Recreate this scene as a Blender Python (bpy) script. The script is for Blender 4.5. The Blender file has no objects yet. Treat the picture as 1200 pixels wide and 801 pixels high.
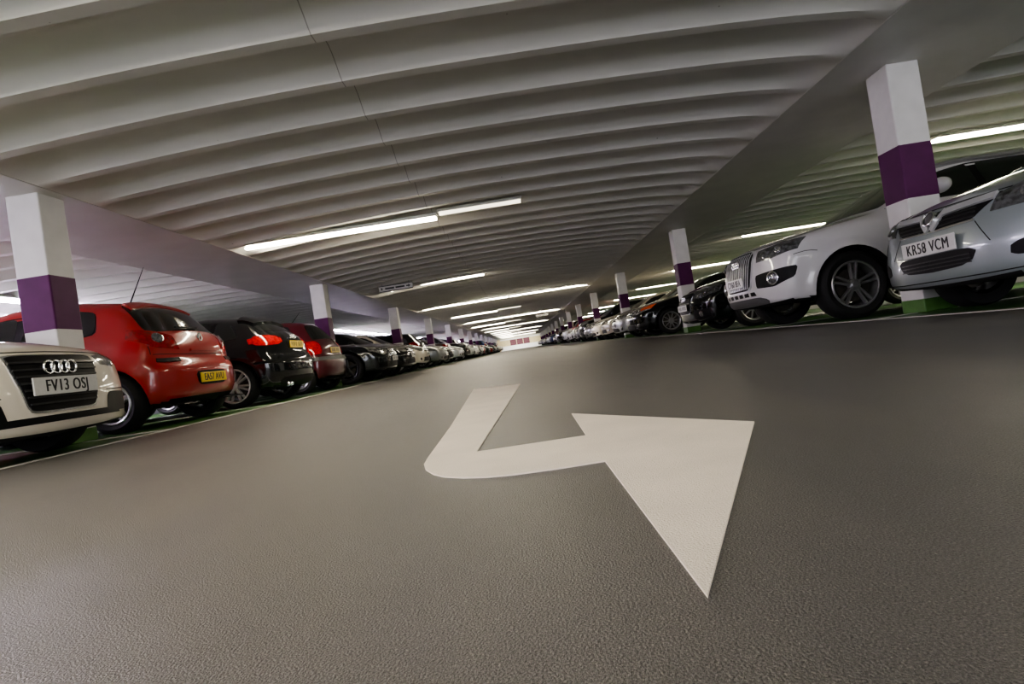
import bpy, bmesh, math, random
import numpy as np
from mathutils import Matrix, Vector
random.seed(7)
PI = math.pi
scene = bpy.context.scene
COL = scene.collection

# ---------------------------------------------------------------- materials
def mat(name, color, rough=.5, metal=0., coat=0., spec=.5, emit=None, estr=0., noise=None, bump=None, trans=0.):
    m = bpy.data.materials.new(name); m.use_nodes = True
    nt = m.node_tree; b = nt.nodes['Principled BSDF']
    b.inputs['Base Color'].default_value = (*color, 1)
    b.inputs['Roughness'].default_value = rough
    b.inputs['Metallic'].default_value = metal
    b.inputs['Coat Weight'].default_value = coat
    b.inputs['Coat Roughness'].default_value = .04
    b.inputs['Specular IOR Level'].default_value = spec
    if trans: b.inputs['Transmission Weight'].default_value = trans
    if emit:
        b.inputs['Emission Color'].default_value = (*emit, 1); b.inputs['Emission Strength'].default_value = estr
    if noise or bump:
        tc = nt.nodes.new('ShaderNodeTexCoord')
    if noise:                                   # (scale, dark factor, detail)
        n = nt.nodes.new('ShaderNodeTexNoise'); n.inputs['Scale'].default_value = noise[0]; n.inputs['Detail'].default_value = noise[2]
        r = nt.nodes.new('ShaderNodeValToRGB')
        r.color_ramp.elements[0].position = .3; r.color_ramp.elements[1].position = .7
        r.color_ramp.elements[0].color = (*[c*noise[1] for c in color], 1)
        r.color_ramp.elements[1].color = (*color, 1)
        nt.links.new(tc.outputs['Object'], n.inputs['Vector']); nt.links.new(n.outputs['Fac'], r.inputs['Fac'])
        nt.links.new(r.outputs['Color'], b.inputs['Base Color'])
    if bump:                                    # (scale, strength, distance)
        n = nt.nodes.new('ShaderNodeTexNoise'); n.inputs['Scale'].default_value = bump[0]; n.inputs['Detail'].default_value = 3
        bp = nt.nodes.new('ShaderNodeBump'); bp.inputs['Strength'].default_value = bump[1]; bp.inputs['Distance'].default_value = bump[2]
        nt.links.new(tc.outputs['Object'], n.inputs['Vector']); nt.links.new(n.outputs['Fac'], bp.inputs['Height'])
        nt.links.new(bp.outputs['Normal'], b.inputs['Normal'])
    return m

def paint(name, c, metal=.0, rough=.30):
    dark = max(c) < .06
    return mat(name, c, .12 if dark else rough, metal, coat=1., spec=.3 if dark else .5, noise=(900, .93, 1))
P = dict(
    white=paint('paint_white', (.64, .63, .64)), cream=paint('paint_cream_white', (.70, .65, .55)), red=paint('paint_red', (.36, .016, .014)),
    black=paint('paint_black', (.008, .009, .010)), dark_red=paint('paint_dark_red', (.085, .006, .013)),
    charcoal=paint('paint_charcoal', (.022, .025, .026), .3), silver=paint('paint_silver', (.50, .53, .54), .45),
    grey=paint('paint_grey', (.16, .17, .175), .4), blue=paint('paint_blue', (.015, .03, .10), .2),
    green=paint('paint_dark_green', (.01, .04, .03), .2), bronze=paint('paint_bronze', (.13, .09, .06), .4),
    palesilver=paint('paint_pale_silver', (.27, .31, .315), .3))
M = dict(
    glass=mat('dark_car_glass', (.010, .013, .013), .04, coat=.6, spec=.7),
    rubber=mat('rubber', (.010, .010, .010), .75, bump=(60, .2, .003)),
    plastic=mat('black_plastic', (.007, .007, .008), .5, spec=.2, noise=(80, .7, 2)),
    barplastic=mat('dark_bar_plastic', (.028, .028, .029), .35, spec=.3, noise=(80, .8, 2)), greyplastic=mat('grey_plastic', (.10, .10, .10), .5, noise=(80, .8, 2)),
    under=mat('underbody', (.006, .006, .006), .9, noise=(9, .5, 2)),
    chrome=mat('chrome', (.80, .81, .82), .2, 1., noise=(30, .95, 1)),
    alloy=mat('alloy', (.40, .40, .40), .28, .5, noise=(40, .9, 1)),
    darkalloy=mat('dark_alloy', (.05, .05, .05), .35, .7, noise=(40, .9, 1)),
    disc=mat('brake_steel', (.12, .11, .10), .45, .8, noise=(20, .7, 2)),
    lamp=mat('lamp_reflector', (.62, .62, .59), .14, .35, coat=1., noise=(26, .16, 2)),
    darklamp=mat('dark_lamp_reflector', (.30, .31, .32), .15, .6, coat=1., noise=(24, .12, 2)),
    bulb=mat('lamp_lens', (.34, .345, .34), .08, .6, coat=1., noise=(40, .25, 1)),
    redlamp=mat('red_lamp', (.30, .006, .006), .12, coat=1., emit=(1, .03, .02), estr=.004, noise=(30, .45, 1)),
    redlit=mat('bright_red_lamp', (.55, .010, .012), .12, coat=1., emit=(1, .02, .015), estr=.015, noise=(30, .45, 1)),
    amber=mat('amber_lamp', (.65, .10, .02), .12, coat=1., emit=(1, .15, .03), estr=.02, noise=(30, .5, 1)),
    pwhite=mat('plate_white', (.60, .60, .58), .35, noise=(60, .93, 2)),
    pyellow=mat('plate_yellow', (.66, .47, .02), .35, noise=(60, .93, 2)),
    ink=mat('plate_letters', (.012, .012, .014), .5, noise=(60, .9, 1)),
    gap=mat('panel_gap', (.004, .004, .004), .9, noise=(60, .9, 1)),
    satin=mat('satin_trim', (.62, .63, .64), .28, .45, noise=(30, .95, 1)), tubefar=mat('fluorescent_far', (.9, .88, .8), .5, emit=(1, .91, .72), estr=3.2, noise=(2, .98, 1)),
    col=mat('column_white_paint', (.66, .65, .64), .55, noise=(6, .9, 4), bump=(25, .12, .004)),
    band=mat('column_purple_paint', (.092, .012, .082), .55, spec=.25, noise=(8, .85, 4), bump=(25, .12, .004)),
    colgreen=mat('column_green_paint', (.09, .22, .045), .5, noise=(8, .7, 4)),
    signw=mat('sign_panel', (.40, .39, .37), .5, noise=(20, .9, 2)), signk=mat('sign_ink', (.03, .03, .03), .6, noise=(20, .8, 2)),
    steel=mat('bracket_steel', (.3, .3, .3), .4, .8, noise=(20, .8, 2)),
    housing=mat('light_housing', (.6, .6, .57), .5, noise=(20, .95, 2)),
    tube=mat('fluorescent_warm', (.9, .88, .8), .5, emit=(1, .90, .70), estr=9., noise=(2, .98, 1)),
    tubedim=mat('fluorescent_dim', (.9, .88, .8), .5, emit=(1, .90, .68), estr=.42, noise=(2, .98, 1)),
    tubecool=mat('fluorescent_cool', (.85, .88, .95), .5, emit=(.89, .77, 1), estr=27., noise=(2, .98, 1)),
    wall=mat('wall_paint', (.55, .54, .58), .7, noise=(3, .85, 4)),
    endwall=mat('end_wall_paint', (.72, .62, .38), .6, noise=(3, .85, 4)),
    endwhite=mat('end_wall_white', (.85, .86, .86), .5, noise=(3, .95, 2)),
    endpanel=mat('end_panel_plum', (.13, .03, .05), .5, noise=(3, .8, 2)),
    line=mat('line_paint', (.62, .61, .57), .6, noise=(14, .72, 5), bump=(400, .25, .002)),
    arrow=mat('arrow_paint', (.93, .84, .71), .6, noise=(5, .88, 6), bump=(380, .9, .003)),
)

def floor_mat(name, c1, c2, scale, fleck, rough, bumpd):
    m = bpy.data.materials.new(name); m.use_nodes = True; nt = m.node_tree; b = nt.nodes['Principled BSDF']
    N = nt.nodes.new; L = nt.links.new
    tc = N('ShaderNodeTexCoord')
    n1 = N('ShaderNodeTexNoise'); n1.inputs['Scale'].default_value = .55; n1.inputs['Detail'].default_value = 6; n1.inputs['Roughness'].default_value = .62
    mp = N('ShaderNodeMapping'); mp.inputs['Scale'].default_value = (1.6, .5, 1)
    L(tc.outputs['Object'], mp.inputs['Vector']); L(mp.outputs['Vector'], n1.inputs['Vector'])
    r1 = N('ShaderNodeValToRGB'); r1.color_ramp.elements[0].position = .32; r1.color_ramp.elements[1].position = .68
    r1.color_ramp.elements[0].color = (*c1, 1); r1.color_ramp.elements[1].color = (*c2, 1)
    L(n1.outputs['Fac'], r1.inputs['Fac'])
    n2 = N('ShaderNodeTexNoise'); n2.inputs['Scale'].default_value = scale; n2.inputs['Detail'].default_value = 3
    L(tc.outputs['Object'], n2.inputs['Vector'])
    r2 = N('ShaderNodeValToRGB'); r2.color_ramp.elements[0].position = .35; r2.color_ramp.elements[1].position = .70
    r2.color_ramp.elements[0].color = (.50, .50, .50, 1); r2.color_ramp.elements[1].color = (fleck, fleck, fleck, 1)
    L(n2.outputs['Fac'], r2.inputs['Fac'])
    mx = N('ShaderNodeMix'); mx.data_type = 'RGBA'; mx.blend_type = 'MULTIPLY'; mx.inputs['Factor'].default_value = 1
    L(r1.outputs['Color'], mx.inputs['A']); L(r2.outputs['Color'], mx.inputs['B']); L(mx.outputs['Result'], b.inputs['Base Color'])
    v = N('ShaderNodeTexNoise'); v.inputs['Scale'].default_value = scale*.8; v.inputs['Detail'].default_value = 2
    L(tc.outputs['Object'], v.inputs['Vector'])
    vo = N('ShaderNodeTexVoronoi'); vo.inputs['Scale'].default_value = scale*.3; L(tc.outputs['Object'], vo.inputs['Vector'])
    r3 = N('ShaderNodeValToRGB'); r3.color_ramp.elements[0].position = .10; r3.color_ramp.elements[1].position = .22
    r3.color_ramp.elements[0].color = (2.2, 2.15, 2.05, 1); r3.color_ramp.elements[1].color = (1, 1, 1, 1); L(vo.outputs['Distance'], r3.inputs['Fac'])
    m2 = N('ShaderNodeMix'); m2.data_type = 'RGBA'; m2.blend_type = 'MULTIPLY'; m2.inputs['Factor'].default_value = .55
    L(mx.outputs['Result'], m2.inputs['A']); L(r3.outputs['Color'], m2.inputs['B']); L(m2.outputs['Result'], b.inputs['Base Color'])
    bp = N('ShaderNodeBump'); bp.inputs['Strength'].default_value = .9; bp.inputs['Distance'].default_value = bumpd
    L(v.outputs['Fac'], bp.inputs['Height']); L(bp.outputs['Normal'], b.inputs['Normal'])
    b.inputs['Roughness'].default_value = rough; b.inputs['Specular IOR Level'].default_value = .5
    return m
M['floor'] = floor_mat('grit_floor', (.098, .095, .092), (.156, .146, .130), 470, 1.7, .36, .0036)
M['green'] = floor_mat('green_bay_floor', (.035, .11, .022), (.06, .17, .035), 200, 1.3, .35, .003)

def ceiling_mat():
    m = mat('ceiling_paint', (.63, .615, .585), .5, noise=(1.5, .9, 5), bump=(60, .08, .003))
    nt = m.node_tree; b = nt.nodes['Principled BSDF']; N = nt.nodes.new; L = nt.links.new
    src = b.inputs['Base Color'].links[0].from_socket
    tc = N('ShaderNodeTexCoord'); sp = N('ShaderNodeSeparateXYZ'); L(tc.outputs['Object'], sp.inputs['Vector'])
    a = N('ShaderNodeMath'); a.operation = 'ADD'; a.inputs[1].default_value = 1.03; L(sp.outputs['X'], a.inputs[0])
    c = N('ShaderNodeMath'); c.operation = 'ABSOLUTE'; L(a.outputs[0], c.inputs[0])
    l = N('ShaderNodeMath'); l.operation = 'LESS_THAN'; l.inputs[1].default_value = .004; L(c.outputs[0], l.inputs[0])   # joint between precast units
    v = N('ShaderNodeTexVoronoi'); v.inputs['Scale'].default_value = 3.2; L(tc.outputs['Object'], v.inputs['Vector'])
    q = N('ShaderNodeMath'); q.operation = 'LESS_THAN'; q.inputs[1].default_value = .028; L(v.outputs['Distance'], q.inputs[0])  # small scuffs
    mxx = N('ShaderNodeMath'); mxx.operation = 'MAXIMUM'; L(l.outputs[0], mxx.inputs[0]); L(q.outputs[0], mxx.inputs[1])
    sc = N('ShaderNodeMath'); sc.operation = 'MULTIPLY'; sc.inputs[1].default_value = .55; L(mxx.outputs[0], sc.inputs[0])
    mx = N('ShaderNodeMix'); mx.data_type = 'RGBA'; L(sc.outputs[0], mx.inputs['Factor']); L(src, mx.inputs['A']); mx.inputs['B'].default_value = (.08, .07, .06, 1)
    L(mx.outputs['Result'], b.inputs['Base Color'])
    return m
M['ceil'] = ceiling_mat()
M['beam'] = mat('beam_paint', (.62, .605, .575), .45, noise=(2, .88, 5), bump=(40, .1, .003))

# ---------------------------------------------------------------- object helpers
def link(name, me, m=None, parent=None, loc=None, rot=None):
    o = bpy.data.objects.new(name, me); COL.objects.link(o)
    if m is not None:
        for x in (m if isinstance(m, (list, tuple)) else [m]): me.materials.append(x)
    if parent is not None: o.parent = parent
    if loc is not None: o.location = loc
    if rot is not None: o.rotation_euler = rot
    return o
def mesh(name, v, f, smooth=True, angle=40, mi=None):
    me = bpy.data.meshes.new(name)
    me.from_pydata([tuple(map(float, p)) for p in v], [], [tuple(map(int, q)) for q in f])
    me.polygons.foreach_set('use_smooth', [smooth]*len(me.polygons))
    if mi is not None: me.polygons.foreach_set('material_index', mi)
    me.update()
    if smooth: me.set_sharp_from_angle(angle=math.radians(angle))
    return me
class MB:                                        # mesh collector
    def __init__(s): s.v = []; s.f = []
    def add(s, v, f):
        o = len(s.v); s.v += [tuple(p) for p in v]; s.f += [tuple(i+o for i in q) for q in f]; return s
    def box(s, x0, x1, y0, y1, z0, z1):
        return s.add([(x0,y0,z0),(x1,y0,z0),(x1,y1,z0),(x0,y1,z0),(x0,y0,z1),(x1,y0,z1),(x1,y1,z1),(x0,y1,z1)],
                     [(0,3,2,1),(4,5,6,7),(0,1,5,4),(1,2,6,5),(2,3,7,6),(3,0,4,7)])
    def lathe(s, prof, n=32, axis='y', c=(0,0,0), close=False):
        v = []; k = len(prof)
        for i in range(n):
            a = 2*PI*i/n
            for r, h in prof:
                if axis == 'y': v.append((c[0]+r*math.cos(a), c[1]+h, c[2]+r*math.sin(a)))
                elif axis == 'x': v.append((c[0]+h, c[1]+r*math.cos(a), c[2]+r*math.sin(a)))
                else: v.append((c[0]+r*math.cos(a), c[1]+r*math.sin(a), c[2]+h))
        f = []
        for i in range(n):
            for j in range(k-1 if not close else k):
                j2 = (j+1) % k; i2 = (i+1) % n
                f.append((i*k+j, i*k+j2, i2*k+j2, i2*k+j))
        return s.add(v, f)
    def mesh(s, name, smooth=True, angle=40):
        me = mesh(name, s.v, s.f, smooth, angle)
        bm = bmesh.new(); bm.from_mesh(me); bmesh.ops.recalc_face_normals(bm, faces=bm.faces); bm.to_mesh(me); bm.free()
        return me
def bevel(me, w, seg=2):
    bm = bmesh.new(); bm.from_mesh(me)
    bmesh.ops.bevel(bm, geom=bm.edges[:], offset=w, segments=seg, affect='EDGES', profile=.5)
    bm.to_mesh(me); bm.free(); return me
def empty(name, loc, rz, label, cat, group=None):
    o = bpy.data.objects.new(name, None); COL.objects.link(o); o.empty_display_size = .2
    o.location = loc; o.rotation_euler = (0, 0, rz); o['label'] = label; o['category'] = cat
    if group: o['group'] = group
    return o
def struct(name, me, m):
    o = link(name, me, m); o['kind'] = 'structure'; return o

_text_cache = {}
def text_mesh(s, size, sx=1., bold=.0):
    k = (s, size, sx, bold)
    if k in _text_cache: return _text_cache[k]
    cu = bpy.data.curves.new('lettering', 'FONT'); cu.body = s; cu.size = size; cu.extrude = .001; cu.offset = bold
    cu.align_x = 'CENTER'; cu.align_y = 'CENTER'; cu.space_character = 1.12
    o = bpy.data.objects.new('lettering', cu); COL.objects.link(o)
    bpy.context.view_layer.update()
    me = bpy.data.meshes.new_from_object(o.evaluated_get(bpy.context.evaluated_depsgraph_get()))
    bpy.data.objects.remove(o); bpy.data.curves.remove(cu)
    me.transform(Matrix.Diagonal((sx, 1, 1, 1))); me.materials.clear()
    _text_cache[k] = me
    return me

# ---------------------------------------------------------------- car body: implicit surface projected onto a grid
class Curve:
    def __init__(s, pts, sig=.05):
        p = np.array(pts, float); x0, x1 = p[0,0]-.8, p[-1,0]+.8
        s.x = np.linspace(x0, x1, 900); y = np.interp(s.x, p[:,0], p[:,1])
        dx = s.x[1]-s.x[0]; n = int(3*sig/dx)+1
        k = np.exp(-.5*(np.arange(-n, n+1)*dx/sig)**2); k /= k.sum()
        s.y = np.convolve(np.pad(y, n, mode='edge'), k, 'valid')
        s.d = np.gradient(s.y, s.x)
    def __call__(s, x): return np.interp(x, s.x, s.y)
    def slope(s, x): return np.interp(x, s.x, s.d)
def smax(a, b, k):
    h = np.maximum(k-np.abs(a-b), 0)/k
    return np.maximum(a, b)+h*h*k*.25

class Body:
    def __init__(s, sp):
        s.sp = sp; s.L = sp['L']; s.W = sp['W']; s.H = sp['H']
        s.top = Curve(sp['top'], sp.get('tsig', .055))
        s.plan = Curve(sp['plan'], .12)
        s.side = Curve(sp['side'], .022)
        s.nose = Curve(sp['nose'], .022)
        s.tail = Curve(sp['tail'], .022)
        s.zb = sp.get('zb', .19); s.bf = sp.get('bowf', .22); s.br = sp.get('bowr', .20)
        s.wx = (sp['FO'], sp['FO']+sp['WB']); s.R = sp['R']
        s.kc = sp.get('kc', .16)
    def hw(s, x, z):
        h = s.plan(x)-s.side(z)
        for w in s.wx:                                   # flared wheel arches
            d = np.sqrt((x-w)**2+(z-s.R)**2)-(s.R+.06)
            h = h+s.sp.get('flare', .018)*np.exp(-(d/.07)**2)*(z < s.R+.5)
        return h
    def xe(s, x, y):
        t = (np.abs(y)/s.W)**2
        return x-s.kc*t*np.clip((s.L*.5-x)/(s.L*.28), -1, 1)
    def f(s, p):
        x, y, z = p[...,0], p[...,1], p[...,2]; ay = np.abs(y); q = ay/s.W
        fs = (ay-s.hw(x, z))*.95
        xe = s.xe(x, y)
        ft = (z-s.top(xe)+s.sp.get('crown', .055)*q*q)/np.sqrt(1+s.top.slope(xe)**2)
        ff = s.nose(z)+s.bf*q**2.6-x
        fr = x-(s.L-s.tail(z)-s.br*q**2.6)
        fb = s.zb-z+.03*q
        r = smax(fs, ft, s.sp.get('ktop', .11))
        r = smax(r, ff, .07); r = smax(r, fr, .07); r = smax(r, fb, .05)
        return r
    def root(s, A, Bv, n=60):
        """first crossing outside->inside along A + t*(Bv-A), t in 0..1"""
        A = np.asarray(A, float); D = np.asarray(Bv, float)-A
        t0 = np.zeros(len(A)); t1 = np.full(len(A), np.nan); prev = s.f(A)
        done = prev <= 0; t1[done] = 0
        for i in range(1, n+1):
            t = i/n; v = s.f(A+D*t); hit = (~done) & (v <= 0)
            t0[hit] = (i-1)/n; t1[hit] = t; done |= hit
        miss = np.isnan(t1); t1[miss] = .5; t0[miss] = .5
        for _ in range(16):
            tm = (t0+t1)/2; v = s.f(A+D*tm[:,None]); ins = v <= 0
            t1 = np.where(ins, tm, t1); t0 = np.where(ins, t0, tm)
        return A+D*t1[:,None], miss
    def normal(s, p, e=.004):
        g = np.stack([s.f(p+d)-s.f(p-d) for d in np.eye(3)*e], -1)
        return g/np.linalg.norm(g, axis=-1, keepdims=True)
    def shell(s, res):
        L, W, H = s.L, s.W+.12, s.H+.12
        nx, ny, nz = int((L+.3)/res), int(2*W/res), int(H/res)
        ny += ny % 2
        idx = {}; S = []
        def vid(i, j, k):
            key = (i, j, k)
            if key not in idx:
                idx[key] = len(S); S.append((-.15+(L+.3)*i/nx, -W+2*W*j/ny, .02+(H-.02)*k/nz))
            return idx[key]
        F = []
        for i in range(nx):
            for j in range(ny):
                F.append((vid(i,j,0), vid(i,j+1,0), vid(i+1,j+1,0), vid(i+1,j,0)))
                F.append((vid(i,j,nz), vid(i+1,j,nz), vid(i+1,j+1,nz), vid(i,j+1,nz)))
        for i in range(nx):
            for k in range(nz):
                F.append((vid(i,0,k), vid(i+1,0,k), vid(i+1,0,k+1), vid(i,0,k+1)))
                F.append((vid(i,ny,k), vid(i,ny,k+1), vid(i+1,ny,k+1), vid(i+1,ny,k)))
        for j in range(ny):
            for k in range(nz):
                F.append((vid(0,j,k), vid(0,j,k+1), vid(0,j+1,k+1), vid(0,j+1,k)))
                F.append((vid(nx,j,k), vid(nx,j+1,k), vid(nx,j+1,k+1), vid(nx,j,k+1)))
        S = np.array(S)
        C = np.empty_like(S)
        C[:,0] = np.interp(S[:,0], [-.15, L+.15], [.22*L, .80*L]); C[:,1] = S[:,1]*.45
        C[:,2] = np.interp(S[:,2], [0, H], [.42, .62])
        Pt, _ = s.root(S, C)
        return Pt, F
    def cast(s, P, D, far=.7, near=.5):
        P = np.asarray(P, float); D = np.broadcast_to(np.asarray(D, float), P.shape)
        D = D/np.linalg.norm(D, axis=-1, keepdims=True)
        return s.root(P-D*far, P+D*near, 48)[0]

def resample(pts, n):
    p = np.array(pts, float); d = np.r_[0, np.cumsum(np.linalg.norm(np.diff(p, axis=0), axis=1))]
    t = np.linspace(0, d[-1], n+1)
    return np.stack([np.interp(t, d, p[:,i]) for i in range(3)], -1)
def patch_geo(body, top, bot, D, m=10, n=6, off=.004, depth=.012, rnd=0.):
    """patch conforming to the body between two 3-D polylines, cast along D; returns verts, faces"""
    T, B = resample(top, m), resample(bot, m)
    t = np.linspace(0, 1, n+1)[:,None,None]
    G = B[None]*(1-t)+T[None]*t
    if rnd:                                              # pull the four corners in
        c = G.mean((0,1)); u = np.linspace(-1, 1, m+1)[None,:]; w = np.linspace(-1, 1, n+1)[:,None]
        k = np.clip(np.abs(u)**6*np.abs(w)**6, 0, 1)[...,None]*rnd
        G = G*(1-k)+c*k
    D = np.asarray(D, float)
    Q = body.cast(G.reshape(-1,3), D)
    Nn = body.normal(Q)
    o = Q+Nn*off; w = m+1
    V = [tuple(p) for p in o]; F = []
    for j in range(n):
        for i in range(m):
            F.append((j*w+i, j*w+i+1, (j+1)*w+i+1, (j+1)*w+i))
    ring = [i for i in range(m+1)]+[j*w+m for j in range(1, n+1)]+[n*w+i for i in range(m-1, -1, -1)]+[j*w for j in range(n-1, 0, -1)]
    b0 = len(V)
    for r in ring: V.append(tuple(Q[r]-Nn[r]*depth))
    k = len(ring)
    for i in range(k):
        a, b = ring[i], ring[(i+1)%k]
        F.append((a, b0+i, b0+(i+1)%k, b))
    return V, F

class Car:
    """collects the parts of one car prototype; coordinates: x from nose to tail, y across, z up"""
    def __init__(s, sp, root):
        s.b = Body(sp); s.sp = sp; s.root = root; s.sh = Vector((-sp['L']/2, 0, 0)); s.res = sp.get('res', .04)
    def obj(s, name, me, m, parent=None, label=None):
        if parent is None:
            me.transform(Matrix.Translation(s.sh)); o = link(name, me, m, s.root)
        else:
            me.transform(Matrix.Translation(s.sh)); o = link(name, me, m, parent)
        if label: o['label'] = label
        return o
    def body(s, pm):
        V, F = s.b.shell(s.res)
        me = mesh('body', V, F)
        bm = bmesh.new(); bm.from_mesh(me); bmesh.ops.recalc_face_normals(bm, faces=bm.faces); bm.to_mesh(me); bm.free()
        o = bpy.data.objects.new('tmp', me); COL.objects.link(o)
        Ra = s.b.R+.055; s.Ra = Ra
        cut = MB()
        for xw in s.b.wx:
            for sg in (1, -1):
                y0 = s.b.W-.30
                n = 40; v = []
                for i in range(n):
                    a = 2*PI*i/n
                    v += [(xw+Ra*math.cos(a), sg*y0, s.b.R+Ra*math.sin(a)), (xw+Ra*math.cos(a), sg*(s.b.W+.3), s.b.R+Ra*math.sin(a))]
                f = [(2*i, 2*i+1, (2*i+3) % (2*n), (2*i+2) % (2*n)) for i in range(n)]
                f += [tuple(range(0, 2*n, 2)), tuple(range(1, 2*n, 2))]
                cut.add(v, f)
        oc = bpy.data.objects.new('tmpc', cut.mesh('cut')); COL.objects.link(oc)
        md = o.modifiers.new('b', 'BOOLEAN'); md.operation = 'DIFFERENCE'; md.object = oc; md.solver = 'EXACT'
        bpy.context.view_layer.update()
        me2 = bpy.data.meshes.new_from_object(o.evaluated_get(bpy.context.evaluated_depsgraph_get()))
        bpy.data.objects.remove(o); bpy.data.objects.remove(oc)
        if len(me2.polygons) < 50: me2 = me
        me2.materials.clear()
        mi = []
        for p in me2.polygons:
            c = p.center; k = 0
            for xw in s.b.wx:
                d = math.hypot(c.x-xw, c.z-s.b.R)
                if d > Ra+.02 or abs(c.y) < s.b.W-.32: continue
                nr = (p.normal.x*(c.x-xw)+p.normal.z*(c.z-s.b.R))/max(d, .01)
                if (nr < -.8 and abs(d-Ra) < .03) or (abs(p.normal.y) > .95 and abs(abs(c.y)-(s.b.W-.30)) < .01): k = 1
            if p.normal.z < -.75 and c.z < s.b.zb+.06: k = 1
            mi.append(k)
        me2.polygons.foreach_set('material_index', mi)
        me2.polygons.foreach_set('use_smooth', [True]*len(mi))
        me2.set_sharp_from_angle(angle=math.radians(42))
        return s.obj('body', me2, [pm, M['under']])
    # patch helpers -----------------------------------------------------
    def patch(s, name, top, bot, D, mt, parent=None, label=None, **k):
        V, F = patch_geo(s.b, top, bot, D, **k)
        mb = MB().add(V, F)
        return s.obj(name, mb.mesh(name), mt, parent, label)
    def strips(s, name, lines, D, w, m, parent=None, off=.0015, label=None):
        """thin strips: list of (polyline, widthdir[, D])"""
        mb = MB()
        for ln in lines:
            pl, wd = np.array(ln[0], float), np.array(ln[1], float)
            d = ln[2] if len(ln) > 2 else D
            ww = ln[3] if len(ln) > 3 else w
            V, F = patch_geo(s.b, pl+wd*ww/2, pl-wd*ww/2, d, m=max(2, int(np.linalg.norm(np.diff(pl, axis=0), axis=1).sum()/.06)), n=1, off=off, depth=.004)
            mb.add(V, F)
        return s.obj(name, mb.mesh(name), m, parent, label)
    def ztop(s, x, d): return float(s.b.top(x))-d
    def side_windows(s, wins, belt, drop=.10, names=None):
        """wins: list of (x0,x1) at belt; belt: [(x,z)...]; tops follow the roof profile"""
        bx = np.array(belt, float); B = lambda x: float(np.interp(x, bx[:,0], bx[:,1]))
        for sg in (1, -1):
            a, z_ = wins[0], wins[-1]
            p0, p1 = a[0], z_[1]; q0 = p0+(a[2] if len(a) > 2 else 0); q1 = p1+(z_[3] if len(z_) > 3 else 0)
            d = .012
            xs = [q0-d+(q1-q0+2*d)*i/20 for i in range(21)]; xb = [p0-d*2+(p1-p0+4*d)*i/20 for i in range(21)]
            s.patch('window_surround', [(x, sg*s.b.W, max(s.ztop(x, drop-.008), B(x)-.004)) for x in xs], [(x, sg*s.b.W, B(x)-.010) for x in xb], (0, -sg, 0), M['plastic'], m=22, n=8, off=.0005, rnd=.05)
            for (x0, x1, *sl) in wins:
                s0, s1 = (sl+[0, 0])[:2]
                n = 14
                bot = [(x0+(x1-x0)*i/n, 0, 0) for i in range(n+1)]
                xs = [x0+s0+(x1+s1-x0-s0)*i/n for i in range(n+1)]
                top = [(x, sg*s.b.W, max(s.ztop(x, drop), B(x)+.004)) for x in xs]
                bot = [(p[0], sg*s.b.W, B(p[0])) for p in bot]
                s.patch('side_window', top, bot, (0, -sg, 0), M['glass'], m=16, n=8, off=.003, rnd=.06)
    def screen(s, name, x0, x1, inset=.09, m=None, D=(1, 0, -1), ws=1., belt=.95):
        """wind or rear screen between profile stations x0 (low) and x1 (high)"""
        def row(x):
            z = float(s.b.top(x)); h = float(s.b.hw(np.array(x), np.array(max(z-.06, .5))))-inset
            h *= ws
            out = []
            for i in range(13):
                y = -h+2*h*i/12
                xx = x+s.b.kc*(y/s.b.W)**2*np.clip((s.b.L*.5-x)/(s.b.L*.28), -1, 1)
                out.append((xx, y, z-.055*(y/s.b.W)**2))
            return out
        V = []
        a, b = row(x0), row(x1)
        return s.patch(name, b, a, D, m or M['glass'], m=18, n=10, off=.003, rnd=.05)
    # wheels --------------------------------------------------------------
    def wheels(s, kind='five', rim=M['alloy'], hi=True):
        R = s.b.R; rr = s.sp.get('rim', .68)*R; tw = s.sp.get('tw', .215)
        n = 40 if hi else 20
        tm = MB().lathe([(rr, .02), (rr+.015, 0), (R-.05, -.012), (R-.018, .004), (R, .03), (R, tw-.03), (R-.018, tw), (rr, tw-.01)], n).mesh('tyre')
        rm = MB()
        rm.lathe([(rr+.004, .004), (rr-.006, -.004), (rr-.022, .004), (rr-.026, .03), (rr-.04, .10), (rr-.03, tw-.02)], n)
        rm.lathe([(.001, .006), (.032, .006), (.040, .012), (.066, .020), (.075, .05)], 20)
        def spoke(a, w0, w1, y0=.016, y1=.008, r0=.05, r1=None, da=0.):
            r1 = r1 or rr-.012
            v = []
            for r, w, yo, aa in ((r0, w0, y0, a), (r1, w1, y1, a+da)):
                ca, sa = math.cos(aa), math.sin(aa)
                for t, y in ((-.5, yo+.010), (-.28, yo), (.28, yo), (.5, yo+.010), (.5, yo+.04), (-.5, yo+.04)):
                    v.append((ca*r-sa*w*t, y, sa*r+ca*w*t))
            f = [(i, (i+1) % 6, 6+(i+1) % 6, 6+i) for i in range(6)]+[(0,1,2,3,4,5), (11,10,9,8,7,6)]
            rm.add(v, f)
        if kind == 'five':
            for i in range(5): spoke(2*PI*i/5+PI/2, .075, .055)
        elif kind == 'five_double':
            for i in range(5):
                a = 2*PI*i/5+PI/2-.06
                for d in (-1, 1): spoke(a+d*.25, .030, .032, da=-d*.10)
        elif kind == 'seven_double':
            for i in range(7):
                a = 2*PI*i/7+PI/2
                for d in (-1, 1): spoke(a+d*.14, .030, .032, da=d*.02)
        elif kind == 'ten':
            for i in range(10): spoke(2*PI*i/10, .026, .022)
        elif kind == 'cover':
            for i in range(7): spoke(2*PI*i/7, .05, .09)
        rme = rm.mesh('alloy_rim', angle=35)
        dme = MB().lathe([(.02, .07), (rr*.72, .07), (rr*.72, .10), (.02, .10)], 24).mesh('brake_disc')
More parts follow.
